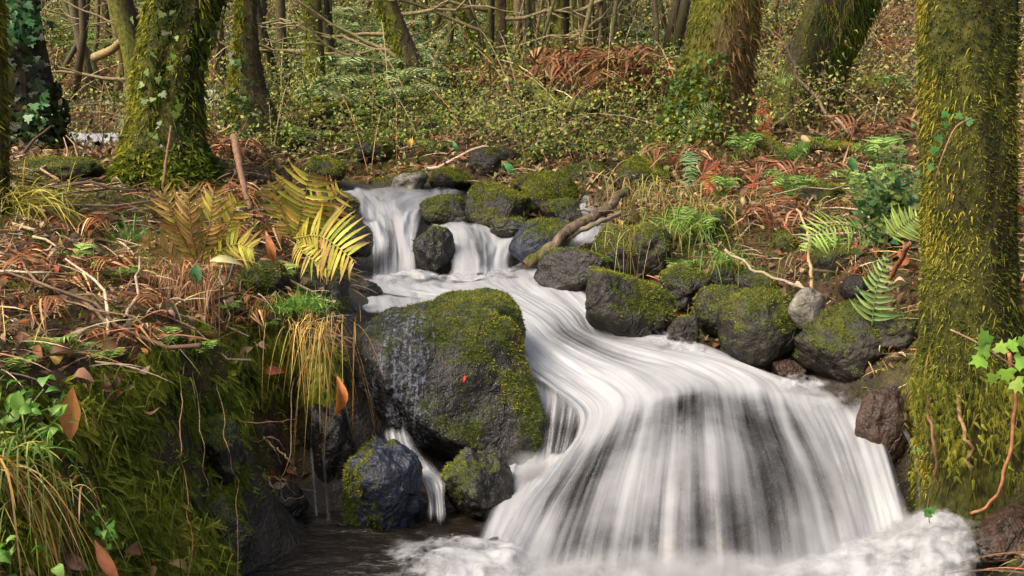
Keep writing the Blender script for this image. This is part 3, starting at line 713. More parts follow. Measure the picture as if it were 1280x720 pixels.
sheet('waterfall', 'thin white trickle at the right end of the big fall', [
    [(1112,528,2.41,.6),(1124,526,2.41,.8),(1136,527,2.41,.5)], [(1130,560,2.39,.5),(1140,558,2.39,.6),(1150,558,2.39,.4)],
    [(1136,600,2.37,.4),(1147,600,2.37,.52),(1156,600,2.37,.3)], [(1134,650,2.35,.6),(1149,650,2.35,.7),(1164,650,2.35,.4)]], M_SILK, 30, 60, .004, 60., 2., (.45,.45,.2,.2), 8)
sheet('waterfall', 'small white trickle spilling off the largest boulder past the blue-sheened rock', [
    [(470,524,2.60,.6),(488,524,2.58,.8),(504,526,2.57,.7),(520,532,2.57,.4)], [(474,552,2.57,.7),(492,552,2.55,.8),(510,556,2.54,.6),(530,560,2.53,.5)],
    [(496,578,2.52,.7),(512,584,2.51,.7),(530,588,2.50,.8),(556,588,2.49,.7)], [(520,600,2.46,.8),(532,602,2.45,.8),(546,602,2.44,.7),(562,600,2.44,.7)],
    [(530,626,2.42,.7),(540,628,2.41,.6),(550,628,2.41,.7),(560,626,2.41,.5)], [(530,662,2.38,.9),(540,664,2.37,.8),(552,664,2.37,.9),(566,660,2.37,.8)]], M_SILK, 60, 110, .006, 60., 3., (.28,.28,.15,.15), 9)
for lab, x0, x1, y0, y1, d in [('thin vertical trickle in the hollow left of the blue-sheened rock', 399, 406, 540, 664, 2.46), ('fainter vertical trickle nearer the roots of the left bank', 386, 391, 552, 650, 2.48)]:
    sheet('waterfall', lab, [[(x0 + (y - y0) * .08, y, d - (y - y0) * .0004, a), ((x0 + x1) / 2 + (y - y0) * .08, y, d - (y - y0) * .0004, a), (x1 + (y - y0) * .08, y, d - (y - y0) * .0004, a)] for y, a in zip(np.linspace(y0, y1, 5), (.24, .32, .26, .32, .5))], M_SILK, 20, 60, .003, 60., 2., (.35, .35, .1, .1), 10 + x0)
sheet('stream_water', 'small bright trickle between mossy stones upper right of the fall', [
    [(726,236,4.5,.7),(745,234,4.5,.9),(778,236,4.5,.7)], [(720,252,4.25,.8),(742,250,4.25,.9),(770,250,4.25,.6)],
    [(714,272,4.0,.7),(736,270,4.0,.8),(760,268,4.0,.5)], [(716,296,3.75,.7),(740,292,3.75,.8),(764,288,3.75,.5)], [(690,318,3.55,.5),(720,312,3.52,.7),(752,306,3.52,.5)]], M_SILK, 50, 70, .010, 14., 5., (.15,.15,.1,.15), 11, .006)
for lab, rows in [('white glimpse of the stream behind the leaning left trunk', [[(246,112,8.2,.9),(262,110,8.2,1),(278,112,8.2,.9)], [(246,128,7.9,.9),(262,128,7.9,1),(278,128,7.9,.9)], [(240,144,7.6,.7),(260,144,7.6,.8),(280,144,7.6,.6)]]),
                  ('white glimpse of the stream beyond the far left trunk', [[(80,166,6.6,.9),(110,164,6.6,1),(156,166,6.6,.8)], [(82,178,6.2,.9),(112,180,6.2,.9),(150,178,6.2,.8)], [(86,192,5.9,.7),(112,196,5.9,.9),(140,194,5.9,.6)]])]:
    sheet('stream_water', lab, rows, M_SILK, 40, 50, .012, 12., 4., (.1, .1, .1, .15), 13 + len(lab))
# foam at the foot of the fall, and the still dark pool
def foam(name, label, rows, seed, bump=.016, fade=(.15, .15, .2, .05)):
    for k, (up, less, f) in enumerate([(0, .08, .5), (.010, .30, .7), (.022, .42, 1.0)]):
        rr = [[(p[0], p[1] - up * 420, p[2] - up * .35, max(0, p[3] - less)) for p in r] for r in rows]
        sheet(name, label if k == 0 else label + (', middle spray' if k == 1 else ', loosest spray'), rr, M_FOAM, 170, 110, .003, 12., 9., fade, seed + k * 5, bump * f)
foam('stream_water', 'churning white foam along the foot of the big fall', [
    [(560,690,2.26,.5),(680,690,2.24,.5),(800,702,2.20,.4),(920,700,2.19,.4),(1040,668,2.26,.6),(1130,646,2.32,.7),(1190,636,2.34,.7),(1236,648,2.32,.3)],
    [(548,708,2.18,.8),(680,706,2.16,.8),(800,716,2.14,.6),(920,714,2.13,.6),(1040,690,2.18,.9),(1130,664,2.24,1.0),(1196,650,2.26,1),(1240,666,2.24,.5)],
    [(540,730,2.10,1),(680,730,2.09,1.0),(800,738,2.08,.9),(920,736,2.07,.9),(1040,716,2.10,1.1),(1130,694,2.14,1.1),(1200,682,2.15,1.1),(1250,702,2.13,.8)],
    [(520,800,1.9,1),(680,800,1.9,1.1),(800,800,1.9,1.1),(920,800,1.9,1.1),(1040,790,1.9,1.1),(1130,780,1.92,1.1),(1210,770,1.93,1.1),(1280,780,1.92,1)],
    [(480,1000,1.5,.6),(680,1000,1.5,1),(800,1000,1.5,1),(920,1000,1.5,1),(1040,1000,1.5,1),(1130,1000,1.5,1),(1210,1000,1.5,1),(1300,1000,1.5,.8)]], 21, .014, (.15, .2, .4, .05))
foam('stream_water', 'thin foam drifting off the foot of the fall onto the dark pool', [
    [(480,668,2.34,.1),(520,664,2.34,.4),(560,664,2.33,.6),(600,668,2.32,.7),(650,672,2.30,.5)],
    [(450,690,2.22,.2),(505,686,2.22,.5),(556,684,2.21,.75),(604,688,2.20,.9),(660,694,2.18,.7)],
    [(440,716,2.10,.2),(500,712,2.10,.5),(556,708,2.10,.85),(610,710,2.09,1),(670,716,2.08,.9)],
    [(430,790,1.92,.1),(500,786,1.92,.4),(560,784,1.92,.8),(620,784,1.92,1),(690,784,1.92,1)]], 31, .012, (.35, .15, .3, .1))
foam('stream_water', 'puff of white splash against the bank below the big trunk', [
    [(1080,650,2.30,.2),(1126,640,2.31,.5),(1166,634,2.32,.6),(1206,638,2.32,.5),(1246,650,2.31,.2)],
    [(1076,674,2.22,.5),(1128,660,2.23,.8),(1168,652,2.24,.85),(1210,658,2.24,.75),(1250,674,2.23,.4)],
    [(1084,706,2.12,.9),(1130,694,2.13,1),(1170,688,2.14,1),(1212,690,2.14,1),(1246,704,2.14,.8)]], 22, .013, (.45, .45, .6, .3))
foam('stream_water', 'small splash crests behind the shoulder of the big fall', [
    [(930,474,2.78,.1),(970,478,2.77,.5),(1010,479,2.75,.6),(1050,483,2.72,.5),(1090,490,2.68,.1)],
    [(940,482,2.72,.3),(976,486,2.71,.8),(1012,487,2.70,.8),(1052,492,2.66,.7),(1096,500,2.62,.3)],
    [(946,500,2.66,.3),(980,504,2.65,.7),(1016,506,2.64,.7),(1056,508,2.60,.6),(1100,516,2.57,.3)]], 23, .016, (.3, .3, .4, .4))
foam('stream_water', 'pale choppy edge of the stream along the right shore stones', [
    [(770,410,3.04,.2),(810,414,3.0,.6),(860,420,2.97,.5),(905,430,2.95,.5)], [(776,422,2.98,.4),(820,427,2.96,.75),(866,433,2.93,.65),(908,444,2.91,.6)], [(790,440,2.92,.5),(836,443,2.90,.7),(880,449,2.88,.7),(920,460,2.86,.5)]], 24, .010, (.3, .3, .4, .45))
sheet('waterfall', 'full right-hand shoulder of the big fall', [
    [(968,468,2.72,.2),(1000,476,2.71,.6),(1036,484,2.69,.8),(1072,490,2.65,.7),(1104,498,2.62,.3)],
    [(980,496,2.62,.3),(1014,502,2.60,.9),(1052,508,2.58,1),(1090,514,2.55,.8),(1120,522,2.53,.3)],
    [(1000,540,2.49,.3),(1036,544,2.47,.9),(1072,548,2.46,1),(1104,552,2.46,.8),(1132,560,2.44,.3)],
    [(1020,596,2.38,.3),(1056,600,2.35,.85),(1090,602,2.35,.95),(1120,606,2.34,.8),(1148,612,2.34,.3)],
    [(1030,652,2.27,.4),(1070,656,2.26,.9),(1104,656,2.26,1),(1134,656,2.26,.9),(1164,656,2.26,.4)],
    [(1036,700,2.17,.5),(1078,706,2.17,1),(1114,706,2.17,1),(1146,702,2.17,1),(1178,698,2.17,.5)]], M_SILK, 90, 160, .008, 24., 1.2, (.5,.35,.3,.1), 27, .008)
sheet('stream_water', 'water of the upper fall lapping over the top of the largest boulder', [
    [(440,360,3.5,1),(490,362,3.46,1),(540,362,3.44,1),(590,364,3.4,1)], [(440,374,3.28,1),(492,374,3.26,1),(544,373,3.24,1),(596,374,3.22,1)],
    [(446,386,3.06,.8),(496,385,3.05,.9),(546,383,3.04,.8),(600,384,3.05,.9)], [(452,400,2.88,.3),(500,398,2.86,.5),(546,395,2.88,.3),(600,398,2.9,.3)]], M_SILK, 70, 80, .006, 22., 3., (.08,.12,.1,.3), 37, .006)
foam('stream_water', 'foam boiling at the foot of the upper fall', [
    [(440,340,3.70,.3),(490,342,3.70,.7),(540,344,3.68,.7),(600,340,3.66,.8),(660,336,3.66,.7),(690,338,3.6,.2)],
    [(440,352,3.60,.6),(492,354,3.60,1),(545,354,3.58,1),(604,350,3.57,1),(664,346,3.56,.9),(696,348,3.5,.4)],
    [(446,366,3.46,.4),(500,366,3.46,.8),(556,365,3.45,.8),(612,362,3.43,.8),(668,358,3.42,.7),(700,358,3.4,.3)]], 33, .016, (.2, .2, .4, .4))
foam('stream_water', 'foam where the small trickles meet the dark pool', [
    [(380,650,2.50,.05),(410,654,2.48,.3),(470,668,2.40,.1),(530,656,2.38,.4),(580,660,2.37,.3)],
    [(376,668,2.40,.1),(410,672,2.40,.35),(470,684,2.34,.2),(536,676,2.32,.5),(586,680,2.31,.4)],
    [(370,690,2.30,.05),(410,694,2.30,.2),(470,700,2.26,.2),(540,698,2.24,.4),(590,700,2.24,.4)]], 35, .006, (.3, .3, .4, .5))
# soft spray hanging over the foot of the fall
for lab, c, r in [('soft white spray drifting against the bank below the big trunk', at(1148, 678, 2.19), (.13, .11, .062)), ('soft white spray hanging over the foot of the big fall', at(820, 722, 2.06), (.44, .12, .06)), ('soft spray in the pocket beside the largest boulder', at(662, 590, 2.52), (.09, .08, .06))]:
    V, F = ico(3); g = Geo().add(V * np.array(r) + c, F)
    tag(build('mist', g, M_MIST), lab, None, None, 'stuff')
# still pool
px_ = np.linspace(-.75, -.03, 150); py_ = np.linspace(.9, 2.62, 170)
X_, Y_ = np.meshgrid(px_, py_); Z_ = np.full(X_.shape, .272)
q = np.c_[X_.ravel() * 14, Y_.ravel() * 22, np.zeros(X_.size)]
Z_ = Z_ + (fbm(q, 3) * .006).reshape(X_.shape)
g = Geo(); i = (np.arange(169)[:, None] * 150 + np.arange(149)[None]).ravel()
g.add(np.stack([X_, Y_, Z_], -1).reshape(-1, 3), np.stack([i, i + 1, i + 151, i + 150], -1))
qx, qy = pxy(np.stack([X_, Y_, Z_], -1).reshape(-1, 3))
_pd2 = np.linalg.norm(np.c_[(X_.ravel() - (-.12)) / .30, (Y_.ravel() - 2.0) / .38], axis=1)
g.at['D'] = np.clip(.55 - _pd2 * .55, -.25, .5)
tag(build('pool_water', g, M_POOL), 'dark rippled pool below the left bank', None, None, 'structure')
# film of trickling water on the largest boulder: the boulder's own front-left faces, a few millimetres out
_, V, F, N = big
bx, by = pxy(V)
keep = (bx < 575) & (N[:, 1] < .35)
fk = keep[F].all(1); idx = np.unique(F[fk]); mp = -np.ones(len(V), int); mp[idx] = np.arange(len(idx))
g = Geo(); g.add(V[idx] + N[idx] * .004, mp[F[fk]])
cx = 512 - (by[idx] - 400) * .06; hw = 40 + (by[idx] - 380) * .05
g.at['D'] = .40 * np.exp(-((bx[idx] - cx) / hw) ** 2) * sstep(372, 400, by[idx]) * (1 - sstep(540, 585, by[idx])) + .10 * (1 - sstep(490, 530, bx[idx])) * (1 - sstep(500, 540, by[idx]))
g.uv = np.c_[V[idx, 0], -V[idx, 2] + V[idx, 1] * .4]
tag(build('waterfall', g, mat_silk('trickle_film', 130., 9., (.36, .38, .44), (.18, .20, .26), 1.8, 1.0, 90)), 'broken film of water trickling down the face of the largest boulder', None, None, 'structure')
# ------------------------------------------------------------------ trees
def trunk_geo(P, Rr, k=26, ridge=.14, seed=0, per=.05, flare=None, clump=0.0):
    P = np.asarray(P, float); Rr = np.asarray(Rr, float)
    L = np.linalg.norm(np.diff(P, axis=0), axis=1).sum(); n = int(np.clip(L / per, 12, 190))
    A = arc(np.c_[P, Rr], n); P = A[:, :3]; Rr = np.maximum(A[:, 3], .004)
    V, F = tube(P, Rr, k)
    body = V[:n * k].reshape(n, k, 3)
    th = np.arange(k) * 2 * math.pi / k
    s = np.linspace(0, L, n)
    q = np.stack([np.cos(th)[None] * 1.6 + 0 * s[:, None], np.sin(th)[None] * 1.6 + 0 * s[:, None], s[:, None] * .9 + 0 * th[None]], -1).reshape(-1, 3) + seed * 7.1
    d = fbm(q, 2) * ridge + fbm(q * np.array([3, 3, 5.]), 2) * ridge * .35
    d = d.reshape(n, k)
    if clump: d = d + (fbm(q * np.array([5., 5., 16.]) * 1.2 + 3, 3) * clump).reshape(n, k)
    if flare: d = d + np.exp(-s / flare[0])[:, None] * flare[1] * (.5 + .9 * np.abs(np.sin(th * flare[2] / 2 + seed)))[None]
    body = P[:, None] + (body - P[:, None]) * (1 + d)[..., None]
    V[:n * k] = body.reshape(-1, 3)
    return V, F
def moss_on(t, V, F, n, L, side, pal=MOSSPAL, thr=.15, droop=.6, spread=.7, seed=0, shift=0.0, zr=None, name='moss', mat=None, wr=.3, seg=1, keep=None):
    N = vnormals(V, F)
    m = sstep(thr, thr + .5, N @ np.asarray(side, float) + fbm(V * 5 + seed, 3) * .5 + .25)
    m = m * (N[:, 1] < .5) * (V[:, 2] < 2.9)
    if zr is not None: m = m * sstep(zr[0], zr[0] + .1, V[:, 2]) * (1 - sstep(zr[1] - .1, zr[1], V[:, 2]))
    if keep is not None: m = m * keep(V)
    P, Nn = sample(V, F, n, m)
    if len(P) == 0: return
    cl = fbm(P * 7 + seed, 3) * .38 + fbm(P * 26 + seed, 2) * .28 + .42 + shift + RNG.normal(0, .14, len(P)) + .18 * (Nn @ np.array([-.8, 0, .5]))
    g = Geo(); l = L * rnd(.5, 1.5, len(P)); tufts(g, P - Nn * .003, Nn, l, l * wr, ramp3(cl + .12, pal), spread, droop, seg, .32)
    build(name, g, mat or M_MOSS, t)
def ivy_on(t, V, F, n, size, pal, seed, zr, sidev=(0, -.5, 0), name='ivy_leaves', thr=.1):
    N = vnormals(V, F)
    m = sstep(thr, thr + .3, fbm(V * 3 + seed, 2) * .7 + N @ np.asarray(sidev, float)) * (V[:, 2] > zr[0]) * (V[:, 2] < zr[1]) * (N[:, 1] < .4)
    P, Nn = sample(V, F, n, m)
    if len(P) == 0: return
    g = Geo(); scatter_leaves(g, P + Nn * rnd(.005, .04, n)[:, None], Nn, size * rnd(.5, 1.3, n), pick(pal, n), .5, [IVY], np.array([0, 0, -1.0]))
    build(name, g, M_GREEN, t)
def tree(label, pts, mat=None, moss=.4, seed=0, flare=None, group=None, k=22, top=3.2, lean=None, ridge=.14, limbs=2):
    """pts: picture x, y, distance, half width in picture pixels, from the foot upward; continues above the picture"""
    P = np.array([at(a, b, d) for a, b, d, r in pts]); Rr = np.array([r * d / FPX for a, b, d, r in pts])
    b = P[0].copy(); b[2] = min(b[2], gz(b[0], b[1])) - .12
    P = np.concatenate([[b], P]); Rr = np.r_[Rr[0] * 1.08, Rr]
    dirn = nrm(P[-1] - P[-2]); dirn = nrm(dirn + np.array([0, 0, .35]))
    for q in (.35, .7, 1.0):
        P = np.concatenate([P, [P[-1] + dirn * top * .35]]); Rr = np.r_[Rr, Rr[-1] * .82]
    t = thing('tree', label, 'tree', b + np.array([0, 0, .12]), group)
    V, F = trunk_geo(P, Rr, k, ridge, seed, .025 if k > 40 else .06, flare, .06 if k > 40 else 0.0)
    g = Geo().add(V, F, (.1, .08, .06)); N = vnormals(V, F)
    g.at['moss'] = sstep(.1, .7, fbm(V * np.array([3, 3, 1.5]) + seed, 3) * .6 + N @ np.array([-.45, 0, .1]) + moss)
    build('trunk', g, mat or M_BARK, t)
    if limbs:
        g = Geo()
        for q in range(limbs):
            i = len(P) - 1 - q % 2; a = rnd(0, 6.28); dv = nrm(np.array([math.cos(a), math.sin(a), rnd(.5, 1.2)]))
            L = rnd(.9, 1.8); s = np.linspace(0, 1, 6)[:, None]
            g.add(*tube(P[i] + dv * L * s + np.array([0, 0, .25]) * s * s + fbm(np.c_[s * 3 + q, s, s + seed], 1)[:, None] * .06, np.linspace(Rr[i] * .55, .006, 6), 6), (.06, .045, .03))
        build('limb', g, M_STEM, t)
    return t, V, F
# the big mossy trunk at the right edge
BIG = [(1222,575,2.46,76),(1216,520,2.43,70),(1212,440,2.40,60),(1210,330,2.40,53),(1213,250,2.40,55),(1209,160,2.40,53),(1211,80,2.40,56),(1209,0,2.42,56)]
t1, V1, F1 = tree('thickest trunk, shaggy with moss, at the right edge above the big fall', BIG, M_BARKMOSS, .55, 3, (.16, .35, 5), None, 56, 3.2, None, .09)
OLIVEB = [(.018, .024, .006), (.05, .064, .011), (.10, .12, .017), (.18, .19, .025), (.30, .29, .04)]
OLIVE = [(.014, .018, .005), (.032, .038, .008), (.065, .068, .012), (.115, .108, .017), (.21, .17, .026)]
GOLD = [(.08, .085, .012), (.18, .175, .02), (.30, .27, .03), (.40, .33, .045), (.40, .28, .05)]
moss_on(t1, V1, F1, 110000, .0105, (0, -.3, 0), OLIVEB, -.3, .3, 1.1, 1, .0, (.52, 5), 'moss', None, .34)
moss_on(t1, V1, F1, 5000, .015, (0, -.3, 0), OLIVEB, .2, .9, 1.0, 8, .06, (.5, 5), 'long_moss', None, .2, 2)
moss_on(t1, V1, F1, 9000, .012, (-1.5, -.1, 0), GOLD, 1.55, .8, .6, 2, .0, None, 'moss_fringe', None, .2, 2)
moss_on(t1, V1, F1, 4000, .015, (1.5, -.2, 0), GOLD, 1.5, .8, .6, 4, -.1, None, 'moss_fringe', None, .2, 2)
moss_on(t1, V1, F1, 1800, .020, (-.3, -.5, -.2), OLIVE, .05, 1.5, .7, 3, .05, (.3, .72), 'hanging_moss', None, .14, 3)
# big tree of the left bank
t2, V2, F2 = tree('broad mossy trunk with ivy on the left bank behind the golden ferns', [(203,252,3.92,72),(206,215,3.95,56),(208,165,3.98,42),(208,110,4.0,40),(214,55,4.02,38),(232,0,4.05,42)], M_BARKMOSS, .5, 6, (.18, .25, 5), None, 44, 3.2, None, .15)
FRESH = [(.02, .04, .006), (.05, .09, .010), (.11, .15, .015), (.20, .21, .02), (.32, .30, .03)]
moss_on(t2, V2, F2, 60000, .017, (-.4, -.3, .1), FRESH, -.15, .5, 1.2, 5, -.02)
moss_on(t2, V2, F2, 7000, .022, (-1.5, -.1, .1), FRESH, 1.1, .8, .7, 15, .35, None, 'moss_fringe', None, .25, 2)
moss_on(t2, V2, F2, 9000, .03, (-.1, -.35, .3), FRESH, -.1, .4, .8, 6, -.08, (.8, 1.12), 'foot_moss', None, .3, 2)
moss_on(t2, V2, F2, 5000, .03, (1.3, 0, 0), FRESH, .6, .8, .7, 7, .1, None, 'moss_fringe', None, .25, 2)
ivy_on(t2, V2, F2, 170, .024, [(.04, .08, .015), (.10, .17, .03), (.22, .30, .07), (.05, .06, .02)], 2, (1.1, 2.0))
t3, V3, F3 = tree('second mossy trunk flaring at its foot, behind and right of the broad left trunk', [(314,172,5.5,38),(312,140,5.5,26),(308,100,5.5,19),(307,50,5.5,14),(308,0,5.5,11)], None, .5, 8, (.2, .3, 4), None, 30)
moss_on(t3, V3, F3, 14000, .022, (-.8, -.1, .1), FRESH, .1, .5, .7, 8, .08)
moss_on(t3, V3, F3, 7000, .018, (.4, -.4, .1), OLIVE, .0, .5, 1.0, 28, .1, None, 'thin_moss')
ivy_on(t3, V3, F3, 200, .03, [(.03, .07, .015), (.07, .13, .03), (.05, .06, .02)], 3, (.9, 1.7))
t4, V4, F4 = tree('dark ivy-clad trunk near the left edge with bright leaves', [(40,205,4.8,44),(38,170,4.8,36),(36,120,4.8,32),(28,60,4.8,28),(20,0,4.85,24)], M_BARKDARK, .0, 9, (.2, .25, 4), None, 30)
ivy_on(t4, V4, F4, 900, .036, [(.018, .035, .010), (.03, .06, .014), (.02, .025, .01)], 4, (.9, 2.2), (0, -.8, 0), 'ivy_leaves', -.2)
ivy_on(t4, V4, F4, 200, .036, [(.05, .17, .05), (.09, .24, .08), (.16, .30, .12)], 9, (1.2, 1.9), (.2, -.6, 0), 'bright_ivy_leaves', .55)
moss_on(t4, V4, F4, 4000, .03, (.1, -.4, .2), [(.015, .025, .006), (.03, .055, .010), (.06, .10, .015)], -.1, .4, .8, 10, 0, (.95, 1.25))
t6, V6, F6 = tree('yellow mossy trunk cut off by the left edge of the picture', [(-34,300,2.9,46),(-32,240,2.9,40),(-34,150,2.9,40),(-40,0,2.9,40)], None, .6, 10, (.15, .2, 4), None, 32)
moss_on(t6, V6, F6, 8000, .024, (.6, -.3, .1), GOLD, -.1, .7, .7, 11, -.1)
t14, V14, F14 = tree('large trunk with green ivy foot right of centre on the far bank', [(880,185,5.0,56),(886,150,5.0,46),(894,100,5.0,40),(902,50,5.0,39),(908,0,5.02,42)], M_BARKBROWN, .25, 11, (.2, .25, 5), None, 40)
moss_on(t14, V14, F14, 18000, .022, (-.5, -.15, .1), OLIVEB, .15, .6, .9, 12, .05)
moss_on(t14, V14, F14, 9000, .028, (-.7, -.1, .1), FRESH, .1, .4, .8, 13, -.02, (.9, 1.42), 'foot_moss', None, .3, 2)
ivy_on(t14, V14, F14, 700, .017, [(.03, .08, .012), (.06, .14, .02), (.12, .22, .04)], 5, (.95, 1.5), (-1.2, -.2, 0), 'ivy_leaves', .2)
moss_on(t14, V14, F14, 4000, .035, (.5, -.5, 0), [(.10, .06, .025), (.20, .12, .04), (.12, .10, .03)], .2, 1.0, .7, 14, 0, None, 'dry_moss', None, .2, 2)
t15, V15, F15 = tree('dark leaning trunk with hanging moss right of the large ivy-footed trunk', [(1004,172,5.7,44),(1010,130,5.7,38),(1022,80,5.7,36),(1038,40,5.7,36),(1056,0,5.72,38)], M_BARKDARK, .2, 12, (.2, .2, 4), None, 36)
moss_on(t15, V15, F15, 16000, .016, (.7, -.3, .0), FRESH, .05, .9, .9, 15, -.1)
moss_on(t15, V15, F15, 12000, .016, (-.5, -.3, .0), OLIVE, .05, .6, 1.0, 25, .1, None, 'thin_moss')
moss_on(t15, V15, F15, 2500, .03, (.3, -.6, .0), FRESH, .35, 1.6, .7, 16, -.1, (1.2, 1.9), 'hanging_moss', None, .14, 3)
for lab, pts, mat, ms in [
    ('dark trunk leaning behind the broad left trunk', [(176,110,7,17),(168,60,7,15),(150,0,7,15)], M_BARKDARK, .0),
    ('left one of a close pair of straight trunks on the left slope', [(398,132,7,13),(395,80,7,11),(391,0,7,10)], M_BARK, .25),
    ('thinner right one of a close pair of straight trunks on the left slope', [(415,115,7.5,9),(411,60,7.5,8),(404,0,7.5,7)], M_BARKDARK, .2),
    ('mossy trunk leaning to the left on the far bank left of centre', [(537,132,7,17),(520,92,7,14),(502,50,7,12),(482,0,7,12)], M_BARK, .4),
    ('left-leaning stem of the clump of trees at the centre of the far bank', [(604,104,7.5,10),(600,60,7.5,8),(588,30,7.5,7),(578,0,7.5,6)], M_BARK, .2),
    ('slim upright dark stem in front of the clump of trees at the centre', [(614,104,7.3,6),(613,50,7.3,5),(613,0,7.3,5)], M_BARKDARK, -.2),
    ('thick short-shadowed stem at the back of the clump of trees at the centre', [(628,102,7.7,12),(625,60,7.7,9),(624,0,7.7,8)], M_BARKBROWN, .1),
    ('dark straight trunk among coppice stems right of centre', [(700,100,7.6,13),(701,50,7.6,10),(702,0,7.6,10)], M_BARKDARK, .0),
    ('pale-ringed trunk on the slope above the dead bracken', [(782,62,10,13),(780,30,10,11),(776,0,10,11)], M_BARKBROWN, .2),
    ('broad dim trunk between the leaning trunk and the central clump', [(512,52,11,13),(510,20,11,11),(508,0,11,10)], M_BARKDARK, .2),
    ('mossy trunk with bright foot behind the fallen log', [(650,62,10,14),(647,30,10,11),(644,0,10,10)], M_BARK, .2),
    ('brown trunk standing just right of the dark straight trunk', [(722,96,8.5,9),(722,50,8.5,8),(722,0,8.5,8)], M_BARKBROWN, .1),
    ('slim dark trunk leaning right behind the second mossy trunk', [(345,112,7.5,9),(332,60,7.5,7),(318,0,7.5,6)], M_BARKDARK, .0),
    ('reddish-brown trunk between the broad and the second left trunks', [(272,92,8.5,11),(270,40,8.5,9),(266,0,8.5,9)], M_BARKBROWN, .1),
    ('grey-brown trunk at the top left behind the ivy-clad trunk', [(132,44,10,9),(130,20,10,8),(128,0,10,8)], M_BARKBROWN, .0)]:
    t, V, F = tree(lab, pts, mat, ms + .22, len(lab), (.12, .2, 3), None, 16, 3.0, None, .1)
    if mat is M_BARK: moss_on(t, V, F, 2500, .032, (-.8, -.1, .1), FRESH, .2, .5, .7, len(lab))
def bare_branch(t, P0, dv, L, r, seed):
    g = Geo(); s = np.linspace(0, 1, 9)[:, None]
    def one(p, d, L, r, k):
        q = np.c_[s * 2 + k, s * 0 + seed, s * 0]
        A = p + d * L * s + np.c_[fbm(q, 2), fbm(q + 9, 2), fbm(q + 20, 2) + s[:, 0] * .3] * .16 * L * s
        g.add(*tube(A, np.linspace(r, r * .3, 9), 5), (.24, .19, .10)); return A
    A = one(P0, dv, L, r, 0)
    for k, i in enumerate((3, 5, 6, 7)): one(A[i], nrm(dv + RNG.normal(0, .55, 3)), L * rnd(.25, .5), r * .5, 3 + k * 2)
    build('branch', g, M_STEM, t)
for o in [o for o in list(COL.objects) if o.get('category') == 'tree' and o.location.y > 6.4]:
    for k in range(4):
        z = rnd(.15, 1.7); tr = [c for c in o.children if c.name.startswith('trunk')][0]
        vs = np.array([v.co[:] for v in tr.data.vertices]); near = vs[np.abs(vs[:, 2] - z) < .1]
        c = near.mean(0) if len(near) else vs.mean(0)
        a = RNG.choice([0, math.pi]) + rnd(-.7, .7)
        bare_branch(o, c + np.array(o.location), nrm(np.array([math.cos(a), -abs(math.sin(a)) * .6, rnd(-.1, .6)])), rnd(.5, 1.3), rnd(.008, .018), k + o.location.x)
# slim far stems, one thing each
def stem_tree(px, d, r, lean, h, label, group, seed):
    b = gp(px, d); n = 7; s = np.linspace(0, 1, n)[:, None]
    q = np.c_[s * 1.7, s * 0 + seed * 3.1, s * 0]
    P = b + np.array([0, 0, -.1]) + np.c_[lean * h * s + fbm(q, 2)[:, None] * .24 * h * .3, fbm(q + 9, 2)[:, None] * .14, s * h]
    c = pick([(.08, .065, .03), (.11, .10, .04), (.16, .115, .06), (.07, .055, .03), (.15, .14, .045)], 1)[0]
    t = build('sapling', Geo().add(*tube(P, np.linspace(r, r * .45, n), 7), c), M_STEM, None, b)
    tag(t, label, 'sapling', group)
for i in range(62):
    px = rnd(655, 770); stem_tree(px, rnd(7.4, 9.5), rnd(.008, .022), rnd(-.10, .12), rnd(1.6, 2.6), 'thin reddish-brown coppice stem in the thicket right of the central clump of trees', 'coppice stems right of the centre', i)
for i in range(90):
    px = RNG.choice([rnd(330, 660), rnd(660, 1000), rnd(420, 640)]); stem_tree(px, rnd(9, 17), rnd(.008, .035), rnd(-.3, .3), rnd(2.5, 4), 'slender bare trunk far up the wooded slope at the top of the picture', 'slender trunks far up the slope', 100 + i)
for i in range(22):
    px = RNG.choice([rnd(330, 600), rnd(560, 860), rnd(90, 190)]); stem_tree(px, rnd(7.2, 12), rnd(.022, .05), rnd(-.2, .2), rnd(2.5, 3.6), 'slim olive mossy trunk standing among the larger trees of the slope', 'slim mossy trunks of the slope', 500 + i)
for i in range(26):
    px = rnd(40, 330); stem_tree(px, rnd(8, 14), rnd(.008, .03), rnd(-.35, .35), rnd(1.4, 3), 'slender stem in the bright brush between the left-hand trunks', 'slender stems in the left-hand brush', 300 + i)

# ------------------------------------------------------------------ fallen wood and sticks
def stick(name, label, pts, r0, r1, c, cat, seed=1, wob=.02, mat=None, group=None, k=8, moss=None, rough=.12):
    P = np.array([at(*p) if len(p) == 3 else ghit(*p) for p in pts])
    n = max(10, len(P) * 7); A = upsample(P, n); s = np.linspace(0, 1, n)
    L = np.linalg.norm(P[-1] - P[0])
    q = np.c_[s * 6, s * 0 + seed, s * 0]
    A = A + np.c_[fbm(q, 2), fbm(q + 30, 2), fbm(q + 60, 2)] * wob * L
    Rr = np.linspace(r0, r1, n) * (1 + rough * fbm(q * 3 + 5, 2))
    if name in ('log', 'stump'): A[:, 2] = np.maximum(A[:, 2], gz(A[:, 0], A[:, 1]) + r0 * .9 + .05)
    V, F = tube(A, Rr, k)
    if moss is None:
        o = build(name, Geo().add(V, F, c), mat or M_STEM, None, A[0]); return tag(o, label, cat, group)
    t = thing(name, label, cat, A[0], group); g = Geo().add(V, F, c); N = vnormals(V, F); g.at['moss'] = sstep(.2, .8, N[:, 2] + fbm(V * 6, 2) * .6 + moss - .4)
    build('wood', g, mat or M_BARK, t); moss_on(t, V, F, int(3000 * moss + 500), .018, (0, -.1, .9), FRESH, .1, .2, .8, seed, .12)
    return t
